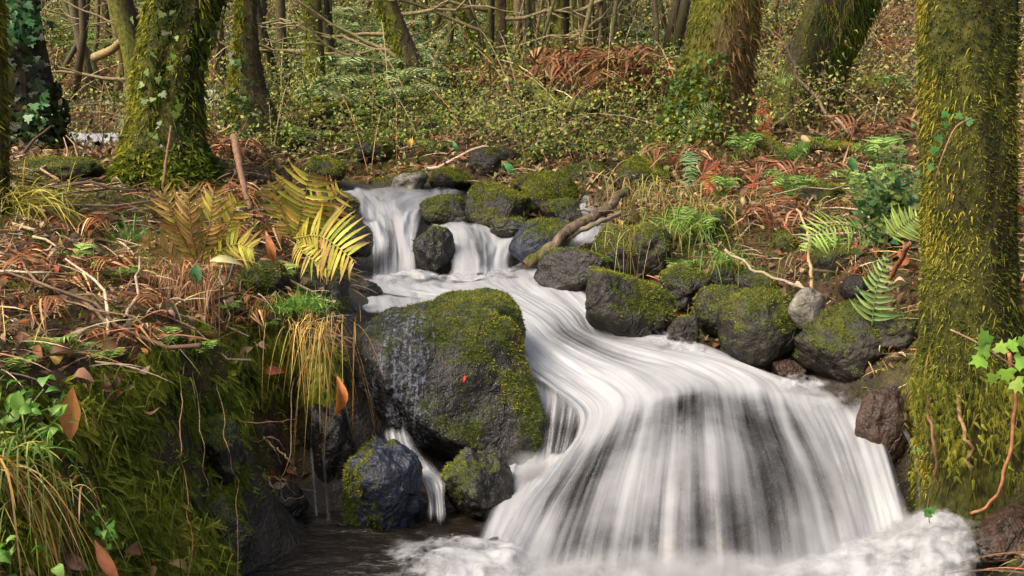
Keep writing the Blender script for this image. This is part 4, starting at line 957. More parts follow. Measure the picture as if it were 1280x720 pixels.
stick('log', 'mossy fallen log sloping down through leaf litter on the far bank', [(648,118,6.6),(676,140,6.2),(708,158,5.8),(746,182,5.4)], .045, .035, (.1, .07, .04), 'log', 2, .01, None, None, 12, .7)
stick('stump', 'leaning broken mossy stump behind the fallen log', [(674,132,6.7),(662,108,6.8),(648,84,6.9)], .06, .03, (.06, .05, .03), 'stump', 3, .01, None, None, 12, .5)
t = thing('branch', 'broken branch lying across the mossy stones into the water', 'branch', at(662, 332, 3.42))
def wood(pts, r0, r1, c, seed=1, wob=.02, k=10):
    P = np.array([at(*p) for p in pts]); n = len(P) * 8; A = upsample(P, n); s = np.linspace(0, 1, n); q = np.c_[s * 6, s * 0 + seed, s * 0]
    A = A + np.c_[fbm(q, 2), fbm(q + 30, 2), fbm(q + 60, 2)] * wob * np.linalg.norm(P[-1] - P[0]); return tube(A, np.linspace(r0, r1, n) * (1 + .18 * fbm(q * 4 + 5, 2)), k)
V, F = wood([(660,331,3.42),(690,308,3.45),(724,280,3.5),(756,262,3.62),(784,240,3.8)], .020, .015, None, 4)
g = Geo().add(V, F); N = vnormals(V, F); g.at['moss'] = sstep(.45, .9, N[:, 2] * .4 + fbm(V * 9, 2) * .8 + .2)
build('stem', g, mat_bark('branch_bark', (.05, .035, .025), (.24, .18, .12), fz=2), t)
g = Geo().add(*wood([(706,298,3.47),(744,280,3.5),(774,268,3.6)], .010, .007, None, 6), (.2, .16, .11)); g.add(*wood([(722,262,3.62),(750,264,3.56),(770,263,3.55)], .004, .002, None, 7), (.10, .08, .06)); build('side_branch', g, M_STEM, t)
stick('branch', 'peeled tan broken stick leaning among leaves on the right bank', [(1004,172,4.6),(1030,196,4.4),(1052,222,4.2)], .013, .010, (.42, .28, .16), 'stick', 5, .01)
stick('branch', 'brown broken stem with shredded bark rising between the two golden ferns', [(312,262,3.2),(302,220,3.25),(292,170,3.35)], .007, .012, (.26, .15, .09), 'stick', 6, .02)
stick('branch', 'straight reddish twig standing in front of the broad left trunk', [(204,232,3.6),(208,200,3.62),(214,158,3.66)], .006, .004, (.20, .11, .06), 'stick', 7, .02)
stick('branch', 'pale branch propped behind the broad left trunk', [(118,72,7.2),(140,62,7.1),(152,50,7.0)], .03, .022, (.30, .22, .10), 'stick', 8, .01)
stick('vine', 'long curved woody vine hanging before the dark leaning trunk', [(984,48,5.3),(990,80,5.2),(1006,108,5.1),(1034,140,4.9),(1060,168,4.6)], .008, .007, (.22, .16, .11), 'vine', 9, .02)
stick('branch', 'rust-red stem slanting up to the ferns by the big right trunk', [(1100,366,2.9),(1118,338,2.85),(1138,304,2.75)], .007, .006, (.22, .08, .04), 'stick', 10, .02)
stick('branch', 'bent tan twig standing on the upright grey splinter of stone', [(1016,362,2.83),(1013,330,2.85),(1010,292,2.9),(996,262,3.0)], .005, .003, (.40, .27, .15), 'stick', 11, .03)
stick('branch', 'long thin pale twig reaching down to the grey splinter of stone', [(906,312,3.2),(950,340,3.05),(1012,362,2.85)], .004, .004, (.28, .22, .16), 'stick', 12, .02)
stick('root', 'red woody root curving down under the ivy on the right bank', [(1262,440,2.10),(1268,500,2.10),(1262,570,2.10),(1244,622,2.12),(1214,642,2.16)], .0038, .003, (.30, .13, .06), 'root', 13, .02)
stick('root', 'short tan root dangling beneath the big right trunk', [(1188,462,2.5),(1204,530,2.18),(1214,590,2.17)], .005, .003, (.24, .14, .07), 'root', 14, .03)
stick('root', 'dark reddish root dangling left of the tan one under the big right trunk', [(1160,470,2.55),(1164,530,2.24),(1172,610,2.24)], .004, .003, (.16, .08, .04), 'root', 15, .03)
for i, (lab, pts, r, c) in enumerate([
    ('longest orange-brown root hanging down the left bank beside the moss curtain', [(232,432,2.35),(226,520,1.9),(232,600,1.84),(238,720,1.76)], .0035, (.34, .18, .09)),
    ('thin tan root hanging from the bank lip to the hollow', [(240,446,2.3),(250,530,1.98),(258,600,1.95),(262,622,1.95)], .003, (.34, .24, .12)),
    ('second thin root hanging in front of the hollow under the left bank', [(268,446,2.4),(280,540,2.0),(296,610,1.98),(298,720,1.88)], .003, (.30, .20, .11)),
    ('pale root hanging beside the hollow with a bend at its end', [(368,470,2.7),(362,560,2.28),(352,616,2.28),(366,624,2.3),(380,620,2.35)], .0035, (.38, .28, .17)),
    ('orange rootlet running level above the hollow', [(280,528,2.3),(330,528,2.2),(372,524,2.25)], .004, (.36, .18, .08))]):
    stick('root', lab, pts, r * .34, r * .2, np.array(c) * .6, 'root', 20 + i, .018)
for i in range(16):
    x0, y0 = rnd(272, 350), rnd(540, 640); a = rnd(-.6, 1.2)
    stick('rootlet', 'curly rootlet in the dark hollow under the left bank', [(x0, y0, 2.36), (x0 + 22 * math.cos(a), y0 + 16 * math.sin(a), 2.3), (x0 + 40 * math.cos(a), y0 + 8 + 26 * math.sin(a + .5), 2.36)], .0022, .0014, pick([(.30, .2, .12), (.2, .11, .06)], 1)[0], 'root', 40 + i, .08, None, 'rootlets in the hollow')
def twigs(n, box, label, group, rr, ln, pal, seed):
    k = 0
    while k < n:
        px, py = rnd(box[0], box[2]), rnd(box[1], box[3]); p = ghit(px, py)
        if in_poly(p[None, :2], STREAM)[0]: px += 60; continue
        a = rnd(0, math.pi * 2); L = rnd(*ln); n_ = 6; s = np.linspace(-.5, .5, n_)
        Q = np.c_[p[0] + math.cos(a) * L * s, p[1] + math.sin(a) * L * s, 0 * s]; lift = rnd(0, .10) * L * 2
        q = np.c_[s * 3, s * 0 + seed + k, s * 0]; Q[:, :2] += fbm(q, 2)[:, None] * .08 * L
        Q[:, 2] = np.maximum(gz(Q[:, 0], Q[:, 1]), gz(p[0], p[1]) - .08 + s * rnd(-.2, .2) * L) + .008 + lift * (s + .5)
        r = rnd(*rr); o = build('twig', Geo().add(*tube(Q, np.linspace(r, r * .5, n_), 6), pick(pal, 1)[0]), M_STEM, None, Q[n_ // 2])
        tag(o, label, 'twig', group); k += 1
TW = [(.34, .25, .16), (.22, .14, .08), (.14, .085, .05), (.42, .33, .22), (.09, .06, .04)]
twigs(30, (0, 290, 400, 410), 'thin dead twig lying in the leaf litter of the left bank shelf', 'twigs on the left bank shelf', (.0018, .005), (.10, .45), TW, 1)
twigs(44, (800, 150, 1140, 330), 'thin dead twig lying in the litter of the right bank', 'twigs on the right bank', (.0018, .005), (.12, .5), TW, 100)
twigs(40, (330, 100, 780, 205), 'thin dead twig lying in the litter of the far bank', 'twigs on the far bank', (.004, .010), (.3, .9), TW, 200)
twigs(16, (30, 100, 200, 260), 'thin dead twig lying near the far left trunks', 'twigs near the far left trunks', (.004, .009), (.3, .7), TW, 300)

# ------------------------------------------------------------------ ferns
def frond_geo(g, P, Nv, W, npin, pal, prof='lance', bip=False, ang=.35, pw=.5, droop=.15, c0=None, jit=.15, curl=0.0, tipmix=0.0):
    """one frond: P its midrib, Nv the side its blades face, W the half width, npin pinnae a side"""
    n = 24; P = upsample(np.asarray(P, float), n); T = nrm(np.gradient(P, axis=0)); S = nrm(np.cross(T, Nv)); Nn = np.cross(S, T)
    L = np.linalg.norm(np.diff(P, axis=0), axis=1).sum()
    g.add(*tube(P, np.linspace(L * .010, L * .003, n), 5), c0 if c0 is not None else np.asarray(pal[0]) * .8)
    base = [];
    for sd in (-1, 1):
        for i in range(npin):
            if tipmix and RNG.random() < .10: continue
            s = .08 + .90 * (i + (.25 if sd > 0 else 0)) / npin; f = s * (n - 1); a = int(f); f -= a; b = min(a + 1, n - 1)
            p = P[a] * (1 - f) + P[b] * f; t_, s_, n_ = T[a], S[a], Nn[a]
            l = W * ({'lance': math.sin(math.pi * min(1, s ** .75 * .98 + .02)) ** .8, 'tri': (1 - s) ** .85, 'fan': .35 + .65 * math.sin(math.pi * s)}[prof]) * rnd(.88, 1.1) + W * .04
            d = nrm(s_ * sd * math.cos(ang) + t_ * math.sin(ang) + RNG.normal(0, .05, 3))
            base.append((p, d, n_, l, t_, s))
    c = pick(pal, len(base), None, jit)
    for (p, d, n_, l, t_, s), cc in zip(base, c):
        if bip and l > W * .15:
            m = max(4, int(npin * .75 * l / W) + 3)
            ss = np.linspace(.1, .96, m); lean = nrm(np.cross(d, n_))
            for q in (-1, 1):
                Y = nrm(lean * q * .9 + d * .45 + RNG.normal(0, .05, (m, 3))); X, Y, Z = frames(Y, np.broadcast_to(n_, (m, 3)))
                pl = l * .36 * (1 - ss * .8) * rnd(.8, 1.15, m)
                tv, tf = leaf_tmpl(.42, .2, .15, 0, 3, .6)
                C = np.clip(cc * np.exp(RNG.normal(0, .1, (m, 1))), 0, .8)
                g.add(*inst(tv, tf, p + d * l * ss[:, None] - n_ * (droop * l) * (ss ** 2)[:, None], X * pl[:, None], Y * pl[:, None], Z * pl[:, None], C))
        else:
            k = 6; ss = np.linspace(0, 1, k)
            w = W * pw * (W and 1) / npin * 2.6 * np.array([.55, 1, .95, .8, .5, .03]) * (l / W) ** .3
            ce = p + d * l * ss[:, None] - n_ * l * droop * RNG.normal(1, .5 if tipmix else .9) * (ss ** 2)[:, None] + RNG.normal(0, .07, 3) * l * (ss ** 2)[:, None] + t_ * l * curl * (ss ** 2)[:, None]
            wd_ = nrm(np.cross(n_, d)); off = wd_[None] * w[:, None] * .5; up = n_[None] * w[:, None] * .22
            V = np.stack([ce - off + up, ce, ce + off + up], 1).reshape(-1, 3)
            F = np.array([(3*i, 3*i+1, 3*i+4, 3*i+3) for i in range(k-1)] + [(3*i+1, 3*i+2, 3*i+5, 3*i+4) for i in range(k-1)])
            tip = np.repeat(np.clip(ss * 1.6 - .75 + RNG.normal(0, .2), 0, 1), 3)[:, None] * tipmix
            g.add(V, F, np.asarray(cc) * (1 - tip) + np.array([.22, .10, .035]) * tip)
def fern_px(name, label, fronds, group=None, base=None):
    """fronds: (points [(px, py, d)...], half width px, pinnae, palette, profile, extra)"""
    b = at(*fronds[0][0][0]); t = thing(name, label, 'fern', b, group)
    for pts, wpx, npn, pal, prof, kw in fronds:
        P = np.array([at(*p) for p in pts]); d = np.mean([p[2] for p in pts])
        T = P[-1] - P[0]; Nv = np.array(kw.pop('N', (0.0, -1.0, .35))); g = Geo()
        frond_geo(g, P, Nv, wpx * d / FPX, npn, pal, prof, **kw); build('frond', g, M_FERN, t)
    return t
GY_ = [(.42, .39, .06), (.48, .42, .075), (.34, .37, .06), (.46, .34, .07), (.38, .27, .07)]
GO_ = [(.50, .34, .11), (.56, .40, .14), (.44, .26, .09), (.46, .38, .10)]
fern_px('fern', 'left golden fern, tan and yellow fronds fanned like a shell on the left bank', [
    ([(246,330,2.72),(222,285,2.66),(202,232,2.62)], 30, 14, GO_, 'fan', dict(tipmix=.8, N=(.0, -1, .12), jit=.28, ang=.7, pw=.85)),
    ([(248,330,2.72),(238,280,2.64),(236,226,2.60)], 30, 15, GO_, 'fan', dict(tipmix=.8, N=(.0, -1, .12), jit=.28, ang=.8, pw=.85)),
    ([(250,330,2.72),(262,282,2.64),(268,234,2.60)], 30, 15, GO_ + GY_, 'fan', dict(tipmix=.8, N=(.0, -1, .12), jit=.28, ang=.8, pw=.85)),
    ([(254,328,2.72),(284,284,2.66),(298,248,2.62)], 32, 14, GY_, 'fan', dict(tipmix=.8, N=(.0, -1, .12), jit=.28, ang=.7, pw=.85)),
    ([(256,330,2.72),(290,306,2.66),(318,312,2.62)], 32, 13, GY_, 'fan', dict(tipmix=.8, N=(.0, -1, .12), jit=.28, ang=.6, pw=.85)),
    ([(240,336,2.72),(206,312,2.68),(182,296,2.64)], 26, 12, GO_, 'fan', dict(tipmix=.8, N=(.0, -1, .12), jit=.28, ang=.6, pw=.8)),
    ([(250,336,2.72),(230,300,2.68),(216,272,2.64)], 26, 12, GY_ + GO_, 'fan', dict(tipmix=.8, N=(.0, -1, .12), jit=.28, ang=.7, pw=.8))])
fern_px('fern', 'right golden fern, bright yellow-green fronds overhanging the stream', [
    ([(368,300,2.72),(378,262,2.66),(388,212,2.60)], 52, 17, GY_, 'fan', dict(tipmix=.8, N=(.0, -1, .12), jit=.28, ang=.25, pw=.78)),
    ([(366,302,2.72),(352,262,2.68),(336,226,2.62)], 30, 15, GO_ + GY_, 'fan', dict(tipmix=.8, N=(.0, -1, .12), jit=.28, ang=.35, pw=.78)),
    ([(366,298,2.72),(402,296,2.62),(446,328,2.52)], 54, 18, GY_, 'fan', dict(tipmix=.8, N=(.0, -1, .12), jit=.28, ang=.35, pw=.78)),
    ([(372,296,2.72),(404,262,2.66),(428,236,2.62)], 34, 14, GY_ + GO_, 'fan', dict(tipmix=.8, N=(.0, -1, .12), jit=.28, ang=.35, pw=.78)),
    ([(370,300,2.72),(382,318,2.64),(412,338,2.56)], 28, 14, GY_, 'fan', dict(tipmix=.8, N=(.0, -1, .12), jit=.28, ang=.5, pw=.78))])
GG = [(.16, .26, .05), (.22, .32, .08), (.28, .36, .10), (.12, .20, .04)]
fern_px('fern', 'arching green fern frond with hanging leaflets on the right bank', [
    ([(1092,300,2.95),(1068,284,2.9),(1040,282,2.86),(1016,296,2.84),(1006,318,2.84)], 34, 20, [(.30, .42, .10), (.36, .46, .14), (.24, .36, .07)], 'lance', dict(ang=.2, pw=.7, N=(0, -.75, .7), droop=.55))])
fern_px('fern', 'pale green triangular fern frond below the arching one', [
    ([(1090,408,2.74),(1096,360,2.68),(1110,316,2.62)], 40, 12, [(.26, .42, .14), (.32, .48, .18), (.22, .36, .10)], 'tri', dict(ang=.35, pw=.75, N=(-.3, -.7, .7)))])
fern_px('fern', 'small bright fern frond tucked against the big right trunk', [
    ([(1112,298,2.66),(1130,282,2.62),(1150,268,2.58)], 28, 12, [(.30, .40, .10), (.36, .46, .14)], 'lance', dict(ang=.3, pw=.7))])
fern_px('fern', 'upright pale fern frond at the foot of the large ivy-footed trunk', [([(852,188,4.7),(862,160,4.66),(878,138,4.6),(894,126,4.56)], 11, 26, [(.26, .36, .14), (.34, .42, .2)], 'lance', dict(ang=.3, pw=.7))])
fern_px('fern', 'short drooping green fern on the bank edge below the large ivy-footed trunk', [([(858,186,4.2),(864,205,4.1),(860,240,4.05)], 15, 14, [(.10, .26, .10), (.16, .32, .14)], 'lance', dict(ang=.3, pw=.75))])
fern_px('fern', 'curled feathery fern between the two large trunks right of centre', [([(964,142,5.0),(960,116,4.95),(974,98,4.9),(996,98,4.85)], 16, 24, GG, 'lance', dict(ang=.2, pw=.7)), ([(930,166,4.9),(945,152,4.85),(962,146,4.8)], 9, 14, GG, 'lance', dict(pw=.7))])
fern_px('fern', 'small dark green fern near the peeled stick on the right bank', [([(988,204,4.3),(1000,188,4.25),(1012,180,4.2)], 14, 12, [(.08, .2, .04), (.12, .26, .06)], 'lance', dict(pw=.8)), ([(990,206,4.3),(976,192,4.25),(968,184,4.2)], 11, 10, [(.08, .2, .04), (.12, .26, .06)], 'lance', dict(pw=.8))])
# a rosette fern to copy about the far slope
def rosette(label, pal, nf, L, W, bip, group, seed, up=.9, **kw):
    t = thing('fern', label, 'fern', (0, 0, 0), group); g = Geo(); KW = dict(kw)
    for i in range(nf):
        a = i / nf * 6.283 + rnd(-.3, .3); dv = np.array([math.cos(a), math.sin(a), 0]); l = L * rnd(.75, 1.15); s = np.linspace(0, 1, 5)[:, None]
        P = dv * l * .8 * s * min(1, 1.3 / (up + .3)) + np.array([0, 0, 1]) * l * (up * s - up * .75 * s ** 2) + RNG.normal(0, .03, 3) * s * l
        frond_geo(g, P, np.array([dv[0] * .4, dv[1] * .4, 1.0]) , l * W, kw.pop('npin', 13), pal, 'lance', bip, kw.pop('ang', .3), kw.pop('pw', .7), **kw); kw = dict(KW)
    build('frond', g, M_FERN, t); return t
SAGE = [(.22, .32, .12), (.32, .40, .19), (.40, .45, .25), (.18, .27, .08)]
DRYB = [(.20, .10, .045), (.26, .15, .07), (.13, .06, .03), (.30, .19, .09), (.22, .07, .03)]
used_f = {}
def ferns(proto, spots, dz=0.0):
    for i, (px, py, sc) in enumerate(spots):
        p = ghit(px, py, 3.2 if py < 290 or px > 420 else 1.4); p[2] -= .02
        if proto.name not in used_f: used_f[proto.name] = 1; proto.location = p; proto.rotation_euler = (0, 0, rnd(0, 6)); proto.scale = (sc,) * 3
        else: copy_tree(proto, p, rnd(0, 6), sc)
f1 = rosette('sage-green fern in the patch between the paired trunks and the leaning trunk', SAGE, 9, .55, .24, False, 'sage ferns left of centre', 1)
ferns(f1, [(440,118,1.1),(470,108,1.1),(455,92,1.2),(430,96,1),(490,122,.9),(424,124,.9),(478,84,1.2),(462,126,.9),(500,104,1),(445,76,1.3),(486,66,1.3),(428,70,1.4),(462,58,1.5),(500,86,1.2),(446,106,1.1),(474,98,1.2),(434,136,.8),(456,140,.8),(496,134,.8),(516,112,.9)])
f2 = rosette('sage-green fern in the patch right of the leaning trunk', SAGE, 8, .5, .24, False, 'sage ferns right of the leaning trunk', 2)
ferns(f2, [(560,88,1.1),(580,80,1.1),(548,66,1.2),(572,60,1.3),(592,92,.8),(540,92,.9),(556,44,1.4),(566,100,.9),(584,104,.8),(550,78,1.1),(600,70,1.1),(536,70,1.2),(578,48,1.4)])
f3 = rosette('pale green fern on the slope above the dead bracken', SAGE, 8, .5, .24, False, 'pale ferns above the dead bracken', 3)
ferns(f3, [(742,84,1),(768,80,1),(800,96,1),(730,96,.8),(786,104,.9),(826,84,1.1),(756,62,1.2),(732,74,1.1),(780,66,1.1),(812,74,1.1),(840,102,1),(748,100,.8),(816,110,.9)])
f4 = rosette('withered brown bracken plant in the thicket at the foot of the far bank', DRYB, 7, .5, .3, False, 'brown bracken on the far bank', 4, 1.4, droop=1.0, pw=.42, npin=11, jit=.4)
ferns(f4, [(726,112,1.1),(750,118,1.1),(776,114,1.1),(800,124,1),(738,128,.9),(764,134,.9),(588,96,.8),(570,114,.8),(612,112,.8),(640,118,.7)])
f5 = rosette('low green fern in the brush behind the upper pool', GG, 7, .32, .24, False, 'low ferns behind the upper pool', 5)
ferns(f5, [(420,182,.9),(455,186,.8),(500,178,.9),(540,190,.8),(690,196,.7),(640,170,.8),(716,190,.7),(560,160,.9),(470,156,1)])
f6 = rosette('small green fern sprouting on the mossy right bank slope', [(.14, .26, .05), (.22, .34, .08), (.28, .40, .12)], 6, .2, .26, False, 'small ferns on the right bank', 6, 1.7)
ferns(f6, [(870, 300, 1), (900, 250, .9), (1030, 330, .9), (990, 250, 1), (1090, 330, .9), (1075, 250, 1.1), (930, 200, 1.1), (820, 215, 1), (1120, 130, 1.5), (1030, 200, 1.1), (850, 345, .7), (964, 370, .7), (1100, 215, 1.2)])
f7 = rosette('reddish-brown dead bracken clump on the right bank slope', [(.22, .10, .05), (.15, .075, .04), (.28, .16, .085), (.24, .08, .04)], 5, .26, .34, False, 'dead bracken on the right bank', 7, 1.4, droop=1.1, pw=.36, npin=11, jit=.4)
ferns(f7, [(1010, 240, 1), (920, 235, 1), (970, 290, .9), (1090, 190, 1.3), (850, 215, 1), (1130, 80, 1.6), (960, 60, 1.7), (1110, 40, 1.8)])
f8 = rosette('bronze dead bracken clump on the bank between the left-hand trunks', DRYB, 6, .36, .3, False, 'dead bracken between the left-hand trunks', 8, 1.4, droop=1.0, pw=.4, npin=11, jit=.4)
ferns(f8, [(100, 120, 1.1), (130, 100, 1.1), (84, 90, 1.2), (150, 130, .9), (290, 200, .8), (350, 130, 1), (380, 100, 1)])
f9 = rosette('green fern growing between the left-hand trunks', [(.14, .26, .05), (.22, .34, .08), (.30, .36, .12)], 8, .4, .26, False, 'green ferns between the left-hand trunks', 9, .9)
ferns(f9, [(110, 70, 1.2), (90, 50, 1.3), (134, 80, 1.1), (360, 100, 1.1), (350, 150, .8), (372, 60, 1.3), (150, 60, 1.2), (250, 90, 1.2), (364, 180, .7)])
for lab, pts, r0, r1 in [('mossy fallen trunk lying across the slope behind the central clump', [(560,70,9.5),(620,60,9.6),(690,56,9.8)], .09, .06), ('thin mossy log slanting through the brush left of the leaning trunk', [(384,178,5.8),(430,150,6.1),(476,128,6.5)], .04, .02),
                         ('mossy root reaching over the litter right of the large ivy-footed trunk', [(950,192,4.6),(1010,206,4.4),(1076,216,4.2)], .03, .015), ('mossy log half buried in the slope right of the dark leaning trunk', [(1080,120,6.4),(1120,140,6.0),(1150,150,5.6)], .05, .04)]:
    stick('log', lab, pts, r0, r1, (.1, .07, .04), 'log', len(lab), .015, None, None, 12, .6)
f10 = rosette('small rusty dead bracken clump in the litter of the left bank shelf', [(.26, .10, .04), (.20, .08, .035), (.32, .17, .07)], 5, .13, .34, False, 'rusty bracken on the left bank shelf', 10, 1.2, droop=1.0, pw=.4, npin=10, jit=.4)
ferns(f10, [(30, 390, 1), (70, 360, 1), (120, 340, 1.1), (20, 340, 1.2), (170, 380, .9), (300, 400, .9), (340, 380, .9), (270, 300, 1.3), (100, 290, 1.2), (320, 300, 1.2), (290, 250, 1.5), (150, 420, .8)])
f11 = rosette('small fresh green fern in the moss of the left bank', [(.14, .26, .04), (.22, .34, .07), (.26, .36, .10)], 6, .09, .28, False, 'small green ferns on the left bank', 11, 1.5)
ferns(f11, [(60, 440, 1), (130, 450, 1), (200, 430, 1), (330, 410, 1), (350, 350, 1.2), (20, 460, .9), (250, 440, 1), (280, 390, 1.1), (90, 330, 1.3), (150, 350, 1.2)])
# dead red bracken hanging on the right bank
RED = [(.38, .07, .03), (.45, .12, .05), (.30, .06, .03), (.42, .18, .08)]
t = thing('bracken', 'dead rust-red bracken drooping over the right bank edge', 'bracken', at(944, 216, 3.9))
for x, y0, y1 in [(905,230,292),(932,222,296),(958,214,288),(970,222,280),(884,206,246),(946,236,300)]:
    g = Geo(); frond_geo(g, [at(x + 14, y0 - 8, 3.9), at(x + 4, (y0 + y1) / 2, 3.8), at(x, y1, 3.76)], np.array([0, -1, .2]), 13 * 3.8 / FPX, 9, RED, 'lance', True, .5); build('frond', g, M_FERN, t)
t = thing('bracken', 'rust-red dead frond hanging between the two large trunks', 'bracken', at(952, 130, 4.9))
g = Geo(); frond_geo(g, [at(952, 118, 4.9), at(955, 150, 4.85), at(958, 186, 4.8)], np.array([0, -1, .2]), 14 * 4.85 / FPX, 9, RED, 'lance', True, .5); build('frond', g, M_FERN, t)

# ------------------------------------------------------------------ grass
def grass(label, px, py, d, n, L, pal, group=None, droop=.5, spread=.5, lean=(0, 0, 1), wid=.004, rad=.03, name='grass_tuft'):
    b = at(px, py, d); P = b + RNG.normal(size=(n, 3)) * np.array([rad, rad * .6, rad * .25])
    g = Geo(); tufts(g, P, nrm(np.broadcast_to(np.asarray(lean, float), (n, 3))), L * rnd(.25, 1.3, n), wid * rnd(.5, 1.2, n), pick(pal, n, None, .3), spread + .12, droop * rnd(.2, 1.7, (n, 1)), 6)
    return tag(build(name, g, M_GRASS, None, b), label, 'grass', group)
BRG = [(.10, .26, .03), (.16, .34, .05), (.22, .38, .08)]; DRY = [(.40, .30, .12), (.34, .22, .08), (.45, .36, .18), (.26, .15, .06)]; OLG = [(.22, .26, .05), (.32, .32, .08), (.16, .2, .04)]
GLD = [(.46, .32, .08), (.40, .24, .05), (.50, .38, .12), (.34, .18, .04)]
grass('bright green grass tuft at the foot of the broad left trunk', 166, 310, 2.9, 130, .10, BRG, None, .35, .5)
grass('pale straw-green grass hanging below the bright tuft of the broad trunk', 190, 336, 2.68, 160, .13, OLG + DRY, None, 1.3, .45, (0, -.5, .7))
grass('thick curtain of reddish dry grass below the left golden fern', 228, 340, 2.56, 230, .13, [(.34, .17, .08), (.42, .26, .13), (.26, .12, .06)], None, 1.9, .35, (0, -.6, .35), .0035, .05)
grass('small bright green mossy grass cushion on the bank below the right golden fern', 376, 382, 2.62, 420, .035, BRG, None, .1, .8, (0, -.3, 1), .0025, .035)
grass('golden dry grass hanging from the green cushion beside the largest boulder', 398, 404, 2.56, 130, .125, GLD, None, 1.9, .5, (.05, -.35, .35), .0022, .035)
grass('golden brown grass sheaf drooping at the lower left edge', -12, 580, 1.55, 75, .13, GLD + DRY, None, 1.7, .3, (.5, -.1, .1), .003, .022)
grass('olive grass spray arching over the moss at the lower left', 52, 604, 1.6, 70, .10, OLG + GLD, None, 1.4, .5, (.5, -.4, .4), .0028, .03)
grass('fresh green grass clump at the left edge under the hanging leaf', 14, 560, 1.58, 140, .09, BRG + OLG, None, .9, .6, (.2, -.4, .8), .003, .03)
grass('straw grass hanging off the grassy mossy block', 786, 292, 3.42, 150, .10, DRY + OLG, None, 1.6, .5, (0, -.6, .3), .0025, .06)
grass('long straw grass cascading down the right bank beside the fallen branch', 808, 232, 3.9, 190, .19, DRY + OLG, None, 1.6, .55, (0, -.6, .4), .0032, .08)
grass('green grass tuft on the right bank beside the straw grass', 858, 286, 3.5, 220, .12, OLG + BRG, None, .9, .5, (0, -.4, .8), .004, .05)
grass('small green grass tuft above the round mossy stone', 908, 322, 3.25, 130, .08, BRG + OLG, None, .9, .5, (0, -.4, .8), .0035, .04)
grass('olive grass tuft hanging above the mossy hummock on the right bank', 884, 262, 3.7, 200, .15, DRY + OLG, None, 1.4, .4, (0, -.5, .5), .004, .06)
grass('yellow grass spray at the left edge under the yellow mossy trunk', 24, 250, 2.9, 260, .16, [(.42, .38, .06), (.34, .34, .06), (.48, .40, .10)], None, .8, .6, (.5, -.2, .5), .0035, .06)

for i in range(20):
    px, py = rnd(20, 400), rnd(330, 440); p = ghit(px, py)
    b = pxy(p[None]); grass('small hanging tuft of olive grass on the lip of the left bank', float(b[0][0]), float(b[1][0]), p[1], 46, rnd(.05, .10), [OLG, OLG + DRY, OLG + BRG, DRY][i % 4], 'grass tufts along the left bank lip', 1.3, .5, (rnd(-.3, .3), -.6, .5), .0022, .02)
for i in range(26):
    px, py = rnd(790, 1120), rnd(190, 350); p = ghit(px, py)
    if in_poly(p[None, :2], STREAM)[0]: continue
    b = pxy(p[None]); grass('drooping straw grass tuft among ferns on the right bank slope', float(b[0][0]), float(b[1][0]), p[1], 50, rnd(.08, .17), [DRY, OLG + DRY, OLG, DRY][i % 4], 'straw grass tufts on the right bank slope', 1.3, .5, (rnd(-.3, .3), -.6, .5), .003, .03)
# ------------------------------------------------------------------ single leaves and leafy sprigs
DIAMOND = (np.array([(0,0,0),(0,.5,0),(0,1,0.03),(-.21,.5,.12),(.17,.55,.16),(-.14,.24,.07),(.12,.25,.08),(-.12,.78,.06),(.08,.8,.08)]), [np.array([(0,1,5,5),(0,6,1,1),(5,1,3,3),(6,4,1,1),(3,1,7,7),(1,4,8,8),(7,1,2,2),(1,8,2,2)])[:, :3]])
def big_leaf(label, px, py, d, L, Yd, Nv, c, tmpl=None, group=None, name='leaf', snap=False):
    P = ghit(px, py) * .992 + CAM * .008 if snap else at(px, py, d); Y = nrm(np.array([Yd], float)); X, Y, Z = frames(Y, np.array([Nv], float)); tv, tf = tmpl or leaf_tmpl(.4, .35, .25, .4, 8)
    g = Geo().add(*inst(tv, tf, P[None], X * L, Y * L, Z * L, np.array([c], float)))
    return tag(build(name, g, M_LITTER, None, P), label, 'leaf', group)
big_leaf('large orange-brown leaf hanging in the moss of the left bank', 88, 552, 1.66, .088, (.06, .1, 1), (.3, -1, .1), (.42, .19, .06), DIAMOND)
big_leaf('orange curled leaf dangling in the golden grass beside the largest boulder', 421, 470, 2.42, .098, (.0, -.1, -1), (.5, -1, 0), (.46, .16, .04), leaf_tmpl(.28, .7, .35, .3, 8))
big_leaf('orange-brown curled leaf standing between the golden ferns', 342, 330, 2.66, .075, (-.25, .1, 1), (.3, -1, .2), (.40, .15, .05), leaf_tmpl(.3, .7, .3, .5, 8))
big_leaf('reddish-brown leaf at the bottom left of the picture', 150, 728, 1.58, .075, (-.55, .2, .8), (.3, -1, .2), (.32, .12, .06), leaf_tmpl(.26, .6, .1, .3, 8))
big_leaf('purplish-brown curled leaf at the bottom left of the picture', 112, 712, 1.58, .045, (-.9, .2, .5), (0, -1, .4), (.22, .12, .10), leaf_tmpl(.45, .5, .2, .3, 8))
big_leaf('dull red leaf on the bank lip below the golden ferns', 330, 466, 2.46, .05, (1, 0, .1), (.1, -1, .6), (.30, .10, .05), leaf_tmpl(.5, .3, .3, .4, 8), snap=True)
big_leaf('tiny red leaf stuck on the wet face of the largest boulder', 578, 478, 2.5, .018, (.4, 0, 1), (0, -1, .2), (.6, .05, .03))
big_leaf('dark green smooth leaf in the moss low on the left bank', 150, 600, 1.7, .028, (-.7, .2, .7), (0, -1, .4), (.05, .20, .06), leaf_tmpl(.45, .2, .1, 0, 8), snap=True)
big_leaf('brown hanging leaf strip on the left bank above the moss', 140, 504, 1.82, .055, (-.25, .1, 1), (.4, -1, .1), (.26, .13, .08), leaf_tmpl(.25, .7, .2, .5, 8), snap=True)
